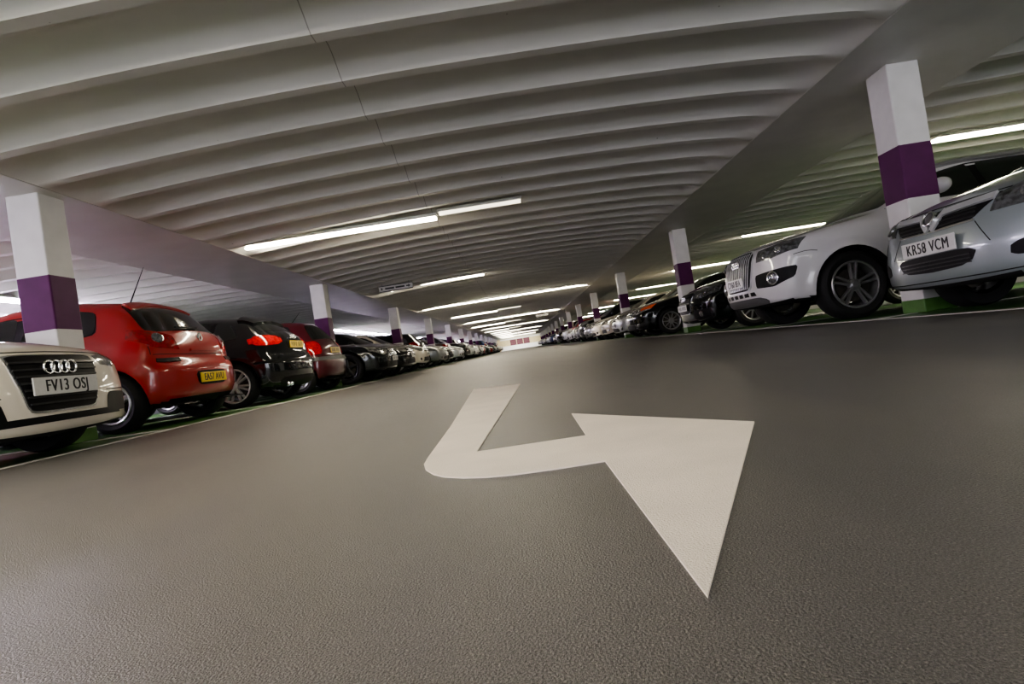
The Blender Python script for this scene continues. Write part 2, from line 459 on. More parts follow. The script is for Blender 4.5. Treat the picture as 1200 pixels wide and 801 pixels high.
        for xw in s.b.wx:
            for sg in (1, -1):
                yo = s.b.W-s.sp.get('wi', .015)
                o = link('wheel', tm if tm.users == 0 else tm, None, s.root, (xw+s.sh.x, -yo if sg == -1 else yo, R), (0, 0, 0 if sg == -1 else PI))
                if not tm.materials: tm.materials.append(M['rubber'])
                r = link('alloy_rim', rme, None, o)
                if not rme.materials: rme.materials.append(rim)
                if hi:
                    d = link('brake_disc', dme, None, o)
                    if not dme.materials: dme.materials.append(M['disc'])
    # small pieces ----------------------------------------------------------
    def plate(s, front, z, text=None, yellow=False, y=0., tilt=0., recess=.006, w=.52, h=.111, smear=True):
        xx = s.b.cast([(0 if front else s.b.L, y, z)], (1, 0, 0) if front else (-1, 0, 0))[0]
        sg = -1 if front else 1
        me = bevel(MB().box(-.006, .006, -w/2, w/2, -h/2, h/2).mesh('number_plate', False), .003, 1)
        o = link('number_plate', me, M['pyellow' if yellow else 'pwhite'], s.root, (xx[0]+s.sh.x+sg*recess, y, z), (0, sg*tilt, 0))
        if text:
            t = text_mesh(text, .112, .74, 0)
            t = t.copy()
            bm = bmesh.new()
            for dx in (-.0022, 0, .0022):
                t2 = t.copy(); t2.transform(Matrix.Translation((dx, 0, dx*.1))); bm.from_mesh(t2); bpy.data.meshes.remove(t2)
            bm.to_mesh(t); bm.free()
            # text faces outward: local x of text along the reading direction
            R_ = Matrix(((0, 0, sg), (sg, 0, 0), (0, 1, 0))).to_4x4()
            t.transform(R_)
            link('plate_letters', t, M['ink'], o, (sg*.0065, 0, -.002))
        elif smear:
            mb = MB()
            for i in range(7):
                if i == 4: pass
                c = -.20+.058*i+(.03 if i > 3 else 0)
                hh = .034
                mb.box(sg*.006-.001, sg*.006+.001, c-.018, c-.006, -hh, hh); mb.box(sg*.006-.001, sg*.006+.001, c+.004, c+.015, -hh*random.choice((1, .4)), hh)
            link('plate_letters', mb.mesh('plate_letters', False), M['ink'], o)
        return o
    def rings(s, front, z, width, m=M['chrome'], parent=None, y=0.):
        mb = MB(); r = width/6.4*1.0; n = 4
        sg = -1 if front else 1
        x = s.b.cast([(0 if front else s.b.L, y, z)], (1, 0, 0) if front else (-1, 0, 0))[0][0]
        for i in range(4):
            c = (x+sg*.022, y+(i-1.5)*r*1.45, z)
            mb.lathe([(r+.17*r*math.cos(a), .17*r*math.sin(a)) for a in (0, PI/3, 2*PI/3, PI, 4*PI/3, 5*PI/3)], 24, 'x', c, close=True)
        return s.obj('ring_badge', mb.mesh('ring_badge'), m, parent)
    def mirror(s, x, z, m, size=1.):
        for sg in (1, -1):
            y = float(s.b.hw(np.array(x), np.array(z)))
            bm = bmesh.new(); bmesh.ops.create_uvsphere(bm, u_segments=16, v_segments=10, radius=1)
            for v in bm.verts:
                c = v.co
                c.x = min(c.x, .35); k = 1-.25*max(0, -c.x)
                v.co = Vector((x+c.x*.10*size, sg*(y+.11)+c.y*.115*size*k, z+.045+c.z*.075*size*k))
            me = bpy.data.meshes.new('wing_mirror'); bm.to_mesh(me); bm.free()
            me.polygons.foreach_set('use_smooth', [True]*len(me.polygons))
            o = s.obj('wing_mirror', me, m)
            s.obj('mirror_stalk', MB().box(x-.03, x+.03, min(sg*(y-.02), sg*(y+.07)), max(sg*(y-.02), sg*(y+.07)), z-.01, z+.02).mesh('mirror_stalk', False), M['plastic'], o)
    def disc(s, name, p, D, r, m, parent=None, off=.012, ring=None, depth=.02):
        """round lamp or badge lying on the body, facing outward"""
        q = s.b.cast([p], D)[0]; n = s.b.normal(q[None])[0]
        mb = MB()
        prof = [(.0005, off+r*.10), (r*.55, off+r*.08), (r*.9, off), (r, off-.004), (r, -depth)]
        if ring: prof = [(r, -depth), (r, off), (r*.86, off+.004), (r*.78, off), (r*.74, -.0)]
        mb.lathe(prof, 24, 'z')
        me = mb.mesh(name)
        rot = Vector((0, 0, 1)).rotation_difference(Vector(n)).to_matrix().to_4x4()
        me.transform(Matrix.Translation(Vector(q)) @ rot)
        return s.obj(name, me, m, parent)
    def seams(s, lines):
        for l in lines: s.strips('panel_gap', [l], (1, 0, 0), .007, M['gap'])
    def door_seams(s, xs, belt, low=.28):
        out = []
        for sg in (1, -1):
            for x0, x1 in xs:
                out.append(([(x0, sg*s.b.W, low), ((x0+x1)/2, sg*s.b.W, (low+belt)/2), (x1, sg*s.b.W, belt)], (1, 0, 0), (0, -sg, 0)))
        return out
    def handles(s, xs, z, m):
        for sg in (1, -1):
            for x in xs:
                s.patch('door_handle', [(x-.09, sg*s.b.W, z+.014), (x+.09, sg*s.b.W, z+.016)], [(x-.09, sg*s.b.W, z-.014), (x+.09, sg*s.b.W, z-.012)], (0, -sg, 0), m, m=4, n=2, off=.022)

FR = (1, 0, 0); RE = (-1, 0, 0)
def fp(y, z): return (0, y, z)
def std_side(belt, top, lean=.30, w=.0):
    return [(.16, .10), (.24, .045), (.34, .02), (.50, .004), (.64, .0), (.74, .012), (belt-.06, .04), (belt, .075), (belt+.05, .10), (top, .10+lean)]
def std_plan(L, W, fn=.90, rn=.92):
    return [(0, W*fn), (.35, W*.965), (.8, W*.995), (1.3, W), (L-1.2, W), (L-.7, W*.985), (L-.25, W*.955), (L, W*rn)]

# ---------------------------------------------------------------- hero cars
def hull(sp, loc, rz, label, cat, name, pm, group=None):
    """car empty + body, wheels are added by the caller"""
    root = empty(name, loc, rz, label, cat, group)
    c = Car(sp, root); c.paint = pm
    c.bodyo = c.body(pm)
    return c
def quad_side(c, name, pts_top, pts_bot, m, off=.004, parent=None, both=True, D=None, mm=10, n=5, label=None, rnd=.0):
    out = []
    for sg in ((1, -1) if both else (-1,)):
        t = [(x, sg*y, z) for x, y, z in pts_top]; b = [(x, sg*y, z) for x, y, z in pts_bot]
        d = D or (1, -.55, 0)
        out.append(c.patch(name, t, b, (d[0], d[1]*sg, d[2]), m, parent, label, m=mm, n=n, off=off, rnd=rnd))
    return out

def coupe_white(Y):
    sp = dict(L=4.63, W=.925, H=1.37, zb=.145, FO=.86, WB=2.75, R=.335, rim=.70, res=.035, bowf=.27, bowr=.24,
              top=[(0,.66),(.08,.745),(.35,.83),(.8,.90),(1.3,.96),(2.1,1.33),(2.6,1.37),(3.2,1.31),(4.1,1.0),(4.5,.96),(4.63,.86)],
              nose=[(.12,.09),(.17,.012),(.24,.0),(.45,.0),(.66,.035),(.74,.10),(.85,.25)],
              tail=[(.2,.12),(.35,.03),(.55,0),(.8,.03),(.95,.08)])
    sp['side'] = [(.12,.09),(.17,.03)]+std_side(.90, 1.36)[2:]; sp['plan'] = std_plan(4.63, .925)
    c = hull(sp, (-3.15-4.63/2, Y, 0), PI, 'cream-white coupe parked nose out, cut off by the left picture edge, four-ring grille badge', 'car', 'coupe_car', P['cream'])
    c.screen('windscreen', 1.36, 2.05); c.screen('rear_window', 4.0, 3.2, D=(-1, 0, -1))
    c.side_windows([(1.55, 2.75, .28, 0), (2.85, 3.6, 0, -.1)], [(1.3,.94),(3.8,.98)])
    c.wheels('five'); c.mirror(1.62, .96, P['cream'])
    zt, zb = .685, .315
    c.patch('grille_frame', [fp(-.372, zt+.012), fp(.372, zt+.012)], [fp(-.285, zb-.014), fp(.285, zb-.014)], FR, M['chrome'], m=18, n=10, off=.006, rnd=.06)
    g = c.patch('grille', [fp(-.357, zt), fp(.357, zt)], [fp(-.272, zb), fp(.272, zb)], FR, M['plastic'], m=18, n=10, off=.011, rnd=.06)
    lines = [([fp(-.36+.1*(zt-z)/(zt-zb), z), fp(.36-.1*(zt-z)/(zt-zb), z)], (0,0,1)) for z in (.365,.41,.455,.50,.545,.59,.635)]
    c.strips('grille_bars', lines, FR, .012, M['barplastic'], g, off=.020)
    c.rings(True, .605, .27, parent=g)
    c.plate(True, .475, 'FV13 OSJ', recess=.03, w=.535, h=.118)
    for hl in quad_side(c, 'headlight', [(.05,.43,.685),(.12,.66,.72),(.34,.86,.745)], [(.05,.45,.615),(.12,.64,.60),(.30,.86,.665)], M['lamp'], mm=12):
        pass
    quad_side(c, 'side_intake', [(.05,.44,.405),(.25,.80,.40)], [(.05,.40,.25),(.25,.76,.255)], M['plastic'], off=.003, rnd=.1, D=(1,-.3,0))
    c.patch('splitter_slot', [fp(-.52, .282), fp(.52, .282)], [fp(-.64, .236), fp(.64, .236)], FR, M['plastic'], m=20, n=3, off=.003, rnd=.05)
    c.seams([([fp(-.80,.705),fp(-.42,.716),fp(0,.722),fp(.42,.716),fp(.80,.705)], (0,0,1)), ([fp(.43,.42),fp(.85,.43)], (0,0,1)), ([fp(-.43,.42),fp(-.85,.43)], (0,0,1))]+c.door_seams([(1.5,1.45),(2.85,2.85)], .93))
    c.handles([2.65], .80, P['cream'])
    return c

def hatch_red(Y):
    sp = dict(L=3.99, W=.855, H=1.49, FO=.80, WB=2.575, R=.305, rim=.68, res=.035, bowf=.22, bowr=.20, crown=.05, ktop=.13,
              top=[(0,.62),(.1,.74),(.5,.89),(1.0,1.00),(1.75,1.42),(2.2,1.49),(2.9,1.475),(3.42,1.40),(3.56,1.33),(3.80,1.04),(3.92,.99),(4.0,.9)],
              nose=[(.15,.10),(.3,.0),(.5,.0),(.62,.03),(.74,.12)],
              tail=[(.18,.16),(.27,.05),(.38,.005),(.60,0),(.655,.02),(.69,.055),(.85,.065),(1.0,.12),(1.1,.20)])
    sp['side'] = [(.16,.12),(.26,.05),(.38,.015),(.55,0),(.68,.005),(.80,.03),(.93,.07),(1.0,.10),(1.45,.30)]
    sp['plan'] = std_plan(3.99, .855, .9, .90)
    c = hull(sp, (-3.60-3.99/2, Y, 0), 0, 'bright red three-door hatchback parked tail out behind the first left column', 'car', 'hatchback_car', P['red'])
    c.screen('windscreen', 1.06, 1.72); c.screen('rear_window', 3.835, 3.44, inset=.06, D=(-1, 0, -.45))
    c.side_windows([(1.35, 2.35, .32, .0), (2.44, 3.22, 0, -.04)], [(1.2,.96),(2.4,1.0),(3.3,1.06)], drop=.125)
    c.wheels('five'); c.mirror(1.42, .98, P['red'])
    for tl in quad_side(c, 'tail_light', [(3.68,.80,1.05),(3.86,.70,1.02),(3.93,.50,.955)], [(3.68,.84,.95),(3.88,.74,.83),(3.95,.46,.80)], M['redlamp'], D=(-1,-.75,0), mm=12, off=.008):
        sg = 1 if tl.data.vertices[0].co.y > 0 else -1
        c.disc('lamp_lens', (3.86, sg*.64, .935), (-1, -.5*sg, 0), .062, M['bulb'], tl, off=.016, ring=False)
    quad_side(c, 'bumper_strip', [(3.93,.76,.715),(3.97,.70,.71),(3.99,.50,.71)], [(3.93,.77,.675),(3.97,.70,.665),(3.99,.49,.665)], M['plastic'], D=(-1,-.5,0), off=.012)
    c.patch('plate_recess', [(3.99,-.30,.545),(3.99,.30,.545)], [(3.99,-.27,.385),(3.99,.27,.385)], RE, M['plastic'], m=8, n=4, off=.003, rnd=.1)
    c.plate(False, .465, 'EA57 AVU', True, recess=.012)
    # lozenge badge
    x = c.b.cast([(3.99, 0, .93)], RE)[0][0]
    mb = MB(); pr = [(0,.062),(.042,0),(0,-.062),(-.042,0)]
    v = [(x+.012, a, .93+b) for a, b in pr]+[(x+.012, a*.5, .93+b*.5) for a, b in pr]+[(x-.01, a*1.1, .93+b*1.1) for a, b in pr]
    f = [(i, (i+1)%4, 4+(i+1)%4, 4+i) for i in range(4)]+[(8+i, 8+(i+1)%4, (i+1)%4, i) for i in range(4)]
    c.obj('lozenge_badge', mb.add(v, f).mesh('lozenge_badge', False), M['chrome'])
    c.patch('tailgate_handle', [(3.95,-.26,.80),(3.95,.26,.80)], [(3.95,-.27,.775),(3.95,.27,.775)], RE, P['red'], m=8, n=2, off=.02, label='glossy raised strip across the tailgate')
    c.patch('rear_valance', [(3.95,-.62,.275),(3.95,.62,.275)], [(3.9,-.62,.20),(3.9,.62,.20)], RE, M['plastic'], m=14, n=3, off=.004)
    mb = MB(); mb.add([(3.13,-.006,1.44),(3.14,.006,1.44),(3.15,0,1.442),(3.36,-.003,1.85),(3.363,.003,1.85),(3.366,0,1.851)], [(0,1,4,3),(1,2,5,4),(2,0,3,5),(3,4,5)])
    c.obj('aerial', mb.mesh('aerial', False), M['plastic'])
    mb = MB().box(3.80, 3.825, -.30, .10, 1.055, 1.07)
    c.obj('rear_wiper', mb.mesh('rear_wiper', False), M['plastic'])
    c.patch('roof_spoiler', [(3.42,-.50,1.42),(3.42,.50,1.42)], [(3.53,-.52,1.36),(3.53,.52,1.36)], (-.3,0,-1), P['red'], m=14, n=3, off=.022)
    c.seams([([(3.98,-.72,.76),(3.98,-.35,.745),(3.98,0,.74),(3.98,.35,.745),(3.98,.72,.76)], (0,0,1), RE),
             ([(3.95,.74,.76),(3.93,.735,.85)], (0,1,0), RE), ([(3.95,-.74,.76),(3.93,-.735,.85)], (0,1,0), RE)]+c.door_seams([(2.4,2.42),(1.32,1.2)], .98))
    c.handles([2.25], .86, P['red'])
    c.disc('fuel_cap', (3.25, .86, .80), (0,-1,0), .075, P['red'], off=.002)
    for o in quad_side(c, 'headlight', [(.1,.4,.66),(.25,.62,.76),(.5,.8,.80)], [(.1,.42,.56),(.2,.66,.58),(.45,.84,.68)], M['lamp']): pass
    return c

def hatch_black(Y):
    sp = dict(L=4.28, W=.885, H=1.42, FO=.98, WB=2.578, R=.325, rim=.765, res=.035, bowf=.24, bowr=.21, crown=.05,
              top=[(0,.62),(.1,.72),(.6,.87),(1.15,.97),(1.95,1.35),(2.4,1.42),(3.1,1.41),(3.72,1.33),(3.98,1.12),(4.12,1.02),(4.28,.9)],
              nose=[(.15,.10),(.3,.0),(.5,.0),(.65,.04),(.76,.12)],
              tail=[(.18,.14),(.28,.04),(.42,0),(.60,.0),(.68,.03),(.73,.07),(.90,.09),(1.02,.14),(1.12,.24)])
    sp['side'] = std_side(.93, 1.40); sp['plan'] = std_plan(4.28, .885, .9, .92)
    c = hull(sp, (-3.46-4.28/2, Y, 0), 0, 'glossy black hatchback tail out beside the red one, multi-spoke alloys, lit red lamp', 'car', 'hatchback_car', P['black'])
    c.screen('windscreen', 1.22, 1.9); c.screen('rear_window', 4.02, 3.72, inset=.10, D=(-1, 0, -.6))
    c.side_windows([(1.45, 2.35, .3, 0), (2.42, 3.2), (3.28, 3.66, 0, -.18)], [(1.3,.95),(3.8,1.01)])
    c.wheels('seven_double', mat('bright_alloy', (.60,.59,.57), .3, .3, noise=(40,.9,1))); c.mirror(1.5, .96, P['black'])
    for tl in quad_side(c, 'tail_light', [(3.93,.84,1.0),(4.12,.76,1.005),(4.2,.44,.985)], [(3.92,.87,.86),(4.14,.78,.845),(4.22,.46,.86)], M['redlit'], D=(-1,-.65,0), mm=12, off=.008, rnd=.3):
        pass
    c.patch('plate_recess', [(4.2,-.32,.93),(4.2,.32,.93)], [(4.2,-.29,.78),(4.2,.29,.78)], RE, M['plastic'], m=8, n=4, off=.003, rnd=.1)
    c.plate(False, .85, None, True, recess=.015)
    c.rings(False, .975, .19)
    c.patch('roof_spoiler', [(3.62,-.55,1.36),(3.62,.55,1.36)], [(3.84,-.52,1.32),(3.84,.52,1.32)], (-.25,0,-1), P['black'], m=14, n=3, off=.035)
    c.patch('rear_valance', [(4.25,-.66,.36),(4.25,.66,.36)], [(4.2,-.60,.21),(4.2,.60,.21)], RE, M['plastic'], m=14, n=3, off=.006, rnd=.1)
    for y in (-.46, -.38): c.disc('exhaust_tip', (4.2, y, .25), RE, .035, M['chrome'], ring=True, off=.03)
    c.strips('bumper_moulding', [([(4.0,.9,.60),(4.2,.75,.60),(4.28,.4,.60),(4.28,0,.60),(4.28,-.4,.60),(4.2,-.75,.60),(4.0,-.9,.60)], (0,0,1), RE)], RE, .03, M['plastic'], off=.012)
    c.seams([([(4.25,-.78,.70),(4.28,0,.69),(4.25,.78,.70)], (0,0,1), RE)]+c.door_seams([(2.38,2.4),(1.4,1.3),(3.05,3.3)], .95))
    c.handles([2.2, 3.1], .85, P['black'])
    quad_side(c, 'headlight', [(.1,.4,.68),(.25,.62,.74),(.5,.8,.76)], [(.1,.42,.58),(.2,.66,.58),(.45,.84,.66)], M['lamp'])
    return c

def hatch_dark_red(Y):
    sp = dict(L=3.82, W=.825, H=1.44, FO=.78, WB=2.49, R=.29, rim=.66, res=.045, bowf=.22, bowr=.16, crown=.04, ktop=.12,
              top=[(0,.62),(.1,.72),(.5,.86),(1.0,.97),(1.72,1.37),(2.2,1.44),(3.0,1.43),(3.38,1.36),(3.66,.98),(3.75,.90),(3.82,.8)],
              nose=[(.15,.10),(.3,.0),(.5,.0),(.65,.04),(.76,.12)],
              tail=[(.18,.14),(.28,.03),(.40,0),(.60,0),(.645,.02),(.67,.06),(.88,.09),(1.0,.14),(1.1,.2)])
    sp['side'] = std_side(.92, 1.42); sp['plan'] = std_plan(3.82, .825, .9, .93)
    c = hull(sp, (-3.62-3.82/2, Y, 0), 0, 'dark red small hatchback tail out, third car before the second left column, grey bumper strip', 'car', 'hatchback_car', P['dark_red'])
    c.screen('windscreen', 1.06, 1.68); c.screen('rear_window', 3.64, 3.40, inset=.08, D=(-1, 0, -.4))
    c.side_windows([(1.3, 2.25, .3, 0), (2.33, 3.15, 0, -.05)], [(1.2,.94),(3.3,1.0)])
    c.wheels('five_double'); c.mirror(1.4, .95, P['dark_red'])
    quad_side(c, 'tail_light', [(3.55,.80,.96),(3.68,.74,.96),(3.72,.58,.95)], [(3.55,.82,.70),(3.72,.74,.70),(3.74,.60,.71)], M['redlit'], D=(-1,-.6,0), off=.008, rnd=.2)
    c.strips('bumper_strip', [([(3.5,.85,.61),(3.75,.72,.61),(3.82,.4,.61),(3.82,0,.61),(3.82,-.4,.61),(3.75,-.72,.61),(3.5,-.85,.61)], (0,0,1), RE)], RE, .06, M['greyplastic'], off=.016)
    c.plate(False, .77, None, True, recess=.012)
    c.patch('rear_valance', [(3.78,-.55,.27),(3.78,.55,.27)], [(3.75,-.55,.20),(3.75,.55,.20)], RE, M['plastic'], m=14, n=3, off=.004)
    mb = MB(); mb.add([(2.96,-.006,1.42),(2.97,.006,1.42),(2.98,0,1.42),(3.16,-.003,1.62),(3.163,.003,1.62),(3.166,0,1.62)], [(0,1,4,3),(1,2,5,4),(2,0,3,5),(3,4,5)])
    c.obj('aerial', mb.mesh('aerial', False), M['plastic'])
    c.seams([([(3.8,-.66,.66),(3.8,.66,.66)], (0,0,1), RE)]+c.door_seams([(2.3,2.3),(1.3,1.2)], .93))
    quad_side(c, 'headlight', [(.1,.4,.66),(.25,.62,.74),(.5,.78,.76)], [(.1,.42,.56),(.2,.66,.58),(.45,.80,.66)], M['lamp'])
    return c

def saloon(Y, X, rz, label, pm, L=4.9, W=.92, H=1.43, style='saloon', name='saloon_car', Rw=.325, spokes='ten', rimm=None, res=.045, lampm=None):
    sp = dict(L=L, W=W, H=H, FO=.92, WB=L-2.05, R=Rw, rim=.70, res=res, bowf=.27, bowr=.24, crown=.05,
              top=[(0,.64),(.08,.74),(.4,.86),(1.0,.96),(1.4,1.01),(2.15,1.36),(2.6,H),(3.2,H-.02),(3.6,H-.07),(L-.78,1.06),(L-.3,1.03),(L-.08,.98),(L,.85)],
              nose=[(.15,.12),(.25,.02),(.36,0),(.55,.0),(.68,.04),(.76,.11),(.88,.26)],
              tail=[(.18,.14),(.3,.03),(.45,0),(.62,.0),(.7,.05),(.95,.06),(1.05,.12)])
    sp['side'] = std_side(.95, H-.01, .27); sp['plan'] = std_plan(L, W, .89, .9)
    sgn = 1 if rz == 0 else -1
    c = hull(sp, (X+sgn*L/2, Y, 0), rz, label, 'car', name, pm)
    c.screen('windscreen', 1.46, 2.12); c.screen('rear_window', L-.86, 3.62, D=(-1, 0, -1))
    c.side_windows([(1.72, 2.55, .3, 0), (2.63, 3.4, 0, .05), (3.5, 3.86, 0, -.12)], [(1.4,1.0),(L-.9,1.05)])
    c.wheels(spokes, rimm or M['alloy']); c.mirror(1.72, 1.0, pm)
    lm = lampm or M['lamp']
    if style == 'oval':
        g = c.patch('grille', [fp(-.33,.72),fp(0,.735),fp(.33,.72)], [fp(-.25,.52),fp(.25,.52)], FR, M['plastic'], m=14, n=6, off=.012, rnd=.15)
        c.strips('grille_bars', [([fp(-.30,z),fp(.30,z)], (0,0,1)) for z in (.56,.60,.64,.68)], FR, .016, M['chrome'], g, off=.024)
        hs = quad_side(c, 'headlight', [(.06,.42,.70),(.12,.60,.80),(.42,.84,.86)], [(.06,.46,.60),(.12,.62,.57),(.36,.88,.70)], lm, mm=12, off=.008)
        c.plate(True, .47, None, recess=.02)
        c.patch('lower_intake', [fp(-.42,.40),fp(.42,.40)], [fp(-.46,.28),fp(.46,.28)], FR, M['plastic'], m=12, n=3, off=.004, rnd=.1)
        quad_side(c, 'side_intake', [(.05,.55,.40),(.2,.80,.40)], [(.05,.55,.29),(.2,.78,.29)], M['plastic'], off=.004, D=(1,-.3,0))
    elif style == 'frame':                      # single tall grille, four rings
        c.patch('grille_frame', [fp(-.385,.745),fp(.385,.745)], [fp(-.31,.365),fp(.31,.365)], FR, M['chrome'], m=16, n=10, off=.006, rnd=.06)
        g = c.patch('grille', [fp(-.365,.73),fp(.365,.73)], [fp(-.29,.38),fp(.29,.38)], FR, M['plastic'], m=16, n=10, off=.012, rnd=.06)
        c.strips('grille_bars', [([fp(-.33,z),fp(.33,z)], (0,0,1)) for z in (.56,.60,.64,.69)], FR, .010, M['barplastic'], g, off=.020)
        c.rings(True, .645, .26, parent=g)
        c.plate(True, .49, None, recess=.03)
        hs = quad_side(c, 'headlight', [(.06,.43,.745),(.14,.66,.765),(.40,.86,.80)], [(.06,.42,.63),(.12,.66,.61),(.34,.88,.68)], M['darklamp'], mm=12, off=.008)
        quad_side(c, 'side_intake', [(.05,.42,.42),(.2,.80,.42)], [(.05,.42,.28),(.2,.78,.28)], M['plastic'], off=.004, D=(1,-.3,0))
        for sg in (1,-1): c.disc('fog_lamp', (.1, sg*.62, .345), (1,-.2*sg,0), .05, M['bulb'], off=.014)
    else:
        g = c.patch('grille', [fp(-.36,.72),fp(0,.73),fp(.36,.72)], [fp(-.30,.57),fp(.30,.57)], FR, M['plastic'], m=14, n=6, off=.010, rnd=.1)
        c.strips('grille_bars', [([fp(-.34,z),fp(.34,z)], (0,0,1)) for z in (.61,.66)], FR, .018, M['chrome'], g, off=.020)
        c.patch('grille_frame', [fp(-.40,.745),fp(0,.752),fp(.40,.745)], [fp(-.38,.722),fp(0,.732),fp(.38,.722)], FR, M['chrome'], m=14, n=2, off=.016)
        hs = quad_side(c, 'headlight', [(.06,.42,.74),(.14,.66,.80),(.50,.87,.85)], [(.06,.42,.63),(.12,.66,.62),(.40,.90,.71)], lm, mm=12, off=.008)
        c.plate(True, .45, None, recess=.02)
        c.patch('lower_intake', [fp(-.50,.37),fp(.50,.37)], [fp(-.54,.25),fp(.54,.25)], FR, M['plastic'], m=12, n=3, off=.004, rnd=.1)
        for sg in (1,-1): c.disc('fog_lamp', (.1, sg*.68, .34), (1,-.25*sg,0), .05, M['bulb'], off=.014)
    for hl in hs:
        sg = 1 if np.mean([v.co.y for v in hl.data.vertices]) > 0 else -1
        c.disc('lamp_lens', (.1, sg*.56, .69), (1, -.4*sg, 0), .05, M['bulb'], hl, off=.014)
        c.disc('lamp_lens', (.15, sg*.70, .72), (1, -.6*sg, 0), .045, M['bulb'], hl, off=.014)
    quad_side(c, 'tail_light', [(L-.25,.85,.95),(L-.05,.74,.96),(L,.5,.95)], [(L-.25,.88,.78),(L-.05,.76,.76),(L,.5,.78)], M['redlamp'], D=(-1,-.6,0), off=.008)
    c.plate(False, .62, None, True, recess=.012)
    c.seams([([fp(-.70,.775),fp(-.4,.785),fp(0,.79),fp(.4,.785),fp(.70,.775)], (0,0,1))]+c.door_seams([(1.6,1.5),(2.6,2.6),(3.3,3.55)], .98))
    c.handles([2.45, 3.4], .86, pm)
    return c

def suv_white(Y):
    sp = dict(L=4.63, W=.94, H=1.65, FO=.90, WB=2.81, R=.37, rim=.70, tw=.25, res=.035, bowf=.26, bowr=.2, zb=.27, flare=.025,
              top=[(-.1,.86),(.06,.965),(.3,1.03),(.8,1.11),(1.25,1.165),(2.05,1.58),(2.5,1.65),(3.3,1.64),(4.0,1.56),(4.3,1.42),(4.52,1.08),(4.63,.95)],
              nose=[(.24,.14),(.33,.04),(.44,.0),(.60,.0),(.84,.03),(.95,.085),(1.05,.22)],
              tail=[(.25,.12),(.4,.03),(.6,0),(.8,.0),(.95,.05),(1.1,.10),(1.25,.2)])
    sp['side'] = [(.2,.11),(.30,.05),(.42,.015),(.6,.0),(.80,.0),(.90,.02),(1.05,.06),(1.12,.09),(1.62,.34)]
    sp['plan'] = std_plan(4.63, .94, .90, .92)
    c = hull(sp, (2.80+4.63/2, Y, 0), 0, 'white tall SUV nose out beyond the first right column, upright chrome grille with ring badge', 'car', 'suv_car', P['white'])
    c.screen('windscreen', 1.32, 2.0); c.screen('rear_window', 4.42, 4.12, D=(-1, 0, -.5))
    c.side_windows([(1.52, 2.5, .3, 0), (2.58, 3.4), (3.48, 4.1, 0, -.12)], [(1.3,1.17),(4.3,1.22)], drop=.11)
    c.wheels('five_double', mat('grey_alloy', (.30,.30,.30), .28, .6, noise=(40,.9,1))); c.mirror(1.98, 1.25, P['white'], 1.15)
    zt, zb = .945, .50
    c.patch('grille_frame', [fp(-.435,zt+.016),fp(.435,zt+.016)], [fp(-.365,zb-.016),fp(.365,zb-.016)], FR, M['satin'], m=18, n=10, off=.008, rnd=.10)
    g = c.patch('grille', [fp(-.408,zt),fp(.408,zt)], [fp(-.338,zb),fp(.338,zb)], FR, M['plastic'], m=18, n=10, off=.014, rnd=.10)
    c.strips('grille_bars', [([fp(y*.83,zb+.02),fp(y,zt-.02)], (0,1,0)) for y in np.linspace(-.36,.36,15)], FR, .014, M['satin'], g, off=.020)
    c.rings(True, .84, .215, parent=g)
    c.plate(True, .61, 'CY60 BFA', recess=.035)
    for hl in quad_side(c, 'headlight', [(.05,.50,.925),(.15,.70,.95),(.42,.88,.975)], [(.05,.49,.80),(.12,.70,.805),(.34,.90,.855)], M['darklamp'], mm=14, off=.008):
        sg = 1 if np.mean([v.co.y for v in hl.data.vertices]) > 0 else -1
        c.disc('lamp_lens', (.1, sg*.60, .865), (1, -.4*sg, 0), .055, M['bulb'], hl, off=.016)
        c.disc('lamp_lens', (.2, sg*.76, .895), (1, -.7*sg, 0), .045, M['bulb'], hl, off=.016)
    for fg in quad_side(c, 'fog_pod', [(.05,.45,.655),(.12,.72,.675),(.33,.90,.685)], [(.05,.45,.50),(.12,.72,.49),(.26,.90,.555)], M['plastic'], mm=14, off=.004, D=(1,-.45,0), rnd=.05):
        sg = 1 if np.mean([v.co.y for v in fg.data.vertices]) > 0 else -1
        c.disc('fog_lamp', (.15, sg*.70, .585), (1, -.5*sg, 0), .055, M['darklamp'], fg, off=.008)
        c.disc('fog_lamp_ring', (.15, sg*.70, .585), (1, -.5*sg, 0), .078, M['chrome'], fg, off=.016, ring=True)
    c.patch('lower_intake', [fp(-.40,.47),fp(.40,.47)], [fp(-.42,.425),fp(.42,.425)], FR, M['plastic'], m=14, n=2, off=.004)
    c.strips('intake_bars', [([fp(y,.425),fp(y,.47)], (0,1,0)) for y in (-.3,-.15,0,.15,.3)], FR, .035, P['white'], off=.008)
    c.patch('skid_plate', [fp(-.52,.40),fp(.52,.40)], [fp(-.60,.31),fp(.60,.31)], FR, M['greyplastic'], m=18, n=3, off=.008, rnd=.1)
    c.seams([([fp(-.74,.975),fp(-.45,.968),fp(0,.965),fp(.45,.968),fp(.74,.975)], (0,0,1)), ([(.55,.95,.80),(.45,.95,.82),(.3,.95,.80)], (0,0,1), (0,-1,0)), ([(.55,-.95,.80),(.45,-.95,.82),(.3,-.95,.80)], (0,0,1), (0,1,0))]+c.door_seams([(1.5,1.42),(2.55,2.55),(3.3,3.5)], 1.15, .4))
    c.handles([2.35, 3.3], 1.02, P['white'])
    for sg in (1, -1): c.strips('roof_rail', [([(2.1,sg*.60,1.6),(3.0,sg*.62,1.64),(4.0,sg*.6,1.56)], (0,1,0), (0,0,-1))], FR, .03, M['alloy'], off=.04)
    quad_side(c, 'tail_light', [(4.3,.86,1.12),(4.45,.8,1.12),(4.53,.5,1.10)], [(4.35,.9,.93),(4.5,.8,.92),(4.58,.5,.93)], M['redlamp'], D=(-1,-.6,0), off=.008)
    return c

